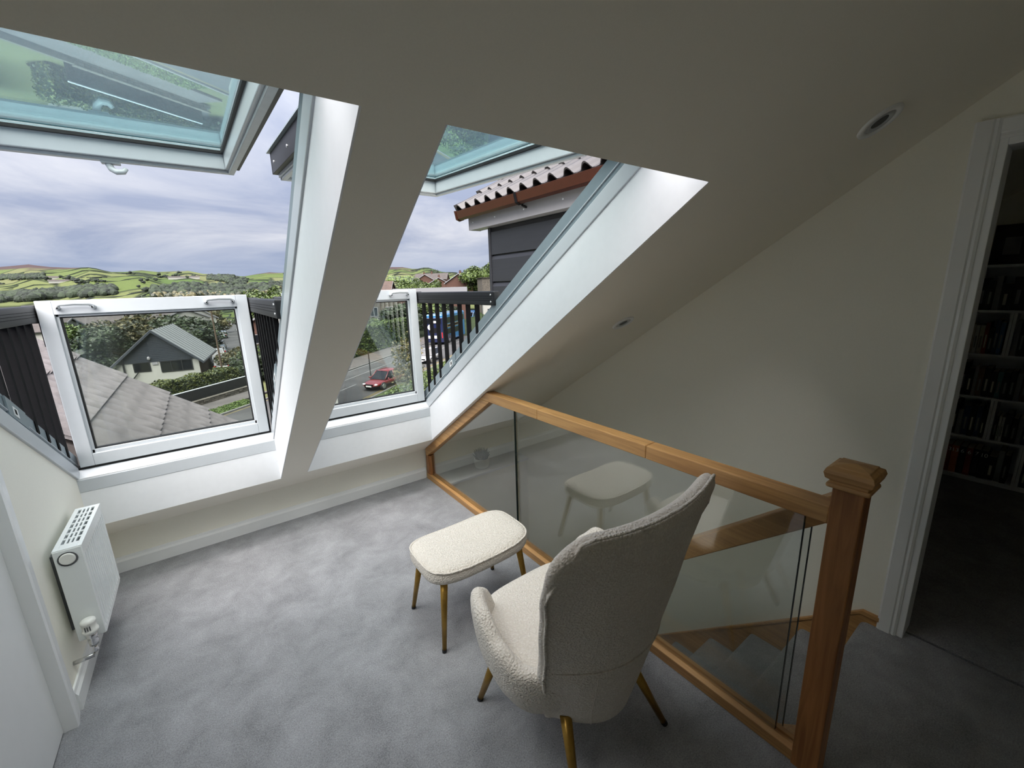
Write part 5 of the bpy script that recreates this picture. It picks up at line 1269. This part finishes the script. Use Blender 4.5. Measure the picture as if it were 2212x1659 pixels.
# ------------------------------------------------------------------ dark clad dormer to the right
DXX, DYF, DYB = 2.55, 3.80, .93
dm = thing('dormer', (DXX+.8, DYF-1, 1.0), label='dark clad dormer with brown gutter and rolled-tile roof outside the right window', category='dormer')
ke = DXX/2.5
ZE = 2.15
m = MB(); m.box(DXX+.02, DXX+2.2, DYB, DYF-.01, .2, ZE-.02); m.build('wall', 'cladding', dm)
z = .55; i = 0
bh = .268
zl = ZE-.02
while zl-bh > .3:
    m = MB(); m.prism([(DXX+.021, zl-bh+.004), (DXX-.012, zl-bh+.004), (DXX-.012, zl-.045), (DXX+.006, zl-.004), (DXX+.021, zl-.004)], 'y', DYB, DYF-.035); m.build('cladding_board', 'cladding', dm); zl -= bh
m = MB(); m.box(DXX-.022, DXX+.03, DYF-.034, DYF, .2, ZE-.02); m.build('corner_trim', 'cladding', dm, bevel=.004)
m = MB(); m.box(DXX-.10, DXX-.082, DYB, DYF+.22, ZE-.02, ZE+.13); fs = m.build('fascia', 'upvc', dm)
m = MB(); m.box(DXX-.102, DXX+.04, DYF+.22, DYF+.236, ZE-.02, ZE+.13); m.build('fascia_return', 'upvc', dm)
m = MB(); m.box(DXX-.082, DXX+.03, DYB, DYF+.22, ZE-.019, ZE-.008); m.build('soffit', 'upvc', dm)
m = MB()
for yy in (2.6, 3.1, 3.55, 3.95): m.cone((DXX-.10, yy, ZE+.05), (DXX-.104, yy, ZE+.05), .007, .007, 8)
m.build('fascia_nail', 'grey_plastic', fs)
gp = [(-.012, .0), (-.03, -.07), (-.07, -.085), (-.105, -.07), (-.122, .0), (-.112, .004), (-.098, -.06), (-.07, -.072), (-.04, -.06), (-.022, .0)]
m = MB(); m.prism([(DXX-.10+a, ZE+.165+b) for a, b in gp], 'y', DYB, DYF+.30); gt = m.build('gutter', 'gutter_brown', dm)
m = MB(); m.prism([(DXX-.10+a, ZE+.165+b) for a, b in [(-.008, .008), (-.026, -.076), (-.07, -.092), (-.11, -.076), (-.13, .008)]], 'y', DYF+.285, DYF+.31); m.build('gutter_end', 'gutter_brown', gt)
m = MB(); m.prism([(DXX-.10+a, ZE+.165+b) for a, b in [(-.008, .006), (-.026, -.076), (-.07, -.092), (-.11, -.076), (-.13, .006), (-.07, -.0)]], 'y', 3.05, 3.08); m.tube([(DXX-.10, 3.06, ZE+.06), (DXX-.15, 3.06, ZE+.075)], .01, 6); m.build('gutter_bracket', 'black', gt)
# rolled tiles: each tile one object
rsl = math.atan(.58); rd = Vector((math.cos(rsl), 0, math.sin(rsl))); rn = Vector((-math.sin(rsl), 0, math.cos(rsl)))
pw, pg = .181, .33
def pant_mesh():
    m = MB(); rows = []
    for s_, lift in ((0, .024), (pg+.04, .0)):
        rw = []
        for a, h in ((0, .012), (.06, .004), (.25, .0), (.42, .004), (.50, .020), (.58, .040), (.68, .056), (.76, .060), (.86, .052), (.95, .030), (1.0, .012)): rw.append(rd*s_+Vector((0, a*pw, 0))+rn*(h+lift))
        rows.append(rw)
    m.grid(rows); fr = [p-rn*.014 for p in rows[0]]; m.grid([fr, rows[0]])
    m.grid([[rows[0][-1], rows[1][-1]], [rows[0][-1]-rn*.03, rows[1][-1]-rn*.03]])
    me = m.mesh('pantile', 'pantile')
    return me
pm = pant_mesh(); o0 = Vector((DXX-.16, DYF+.34-pw, ZE+.165))
mcap = MB()
for r_ in range(7):
    for c in range(17):
        o = bpy.data.objects.new('roof_tile', pm); COL.objects.link(o); o.parent = dm
        o.location = o0+rd*(pg*r_)+Vector((0, -pw*c, 0))-Vector(dm.location)
    mm = MB(); e0 = o0+rd*(pg*r_)+Vector((0, pw-.004, 0)); mm.prism([(0, 0)], 'y', 0, 0) if False else None
    a = [e0+rn*.0, e0+rd*(pg-.02)-rn*.03, e0+rd*(pg-.02)+rn*.055, e0+rn*.085]
    mm.add([p for p in a]+[p+Vector((0, .022, 0)) for p in a], [(0, 1, 2, 3), (7, 6, 5, 4), (0, 4, 5, 1), (1, 5, 6, 2), (2, 6, 7, 3), (3, 7, 4, 0)]); mm.build('verge_tile', 'pantile', dm)
und = [o0+rn*-.012, o0+rd*(pg*7)+rn*-.03]
m = MB(); m.prism([(und[0].x, und[0].z), (und[1].x, und[1].z), (und[1].x+.1, und[1].z-.2), (und[0].x+.2, und[0].z-.02)], 'y', DYB, DYF+.32); m.build('roof_deck', 'slate', dm)
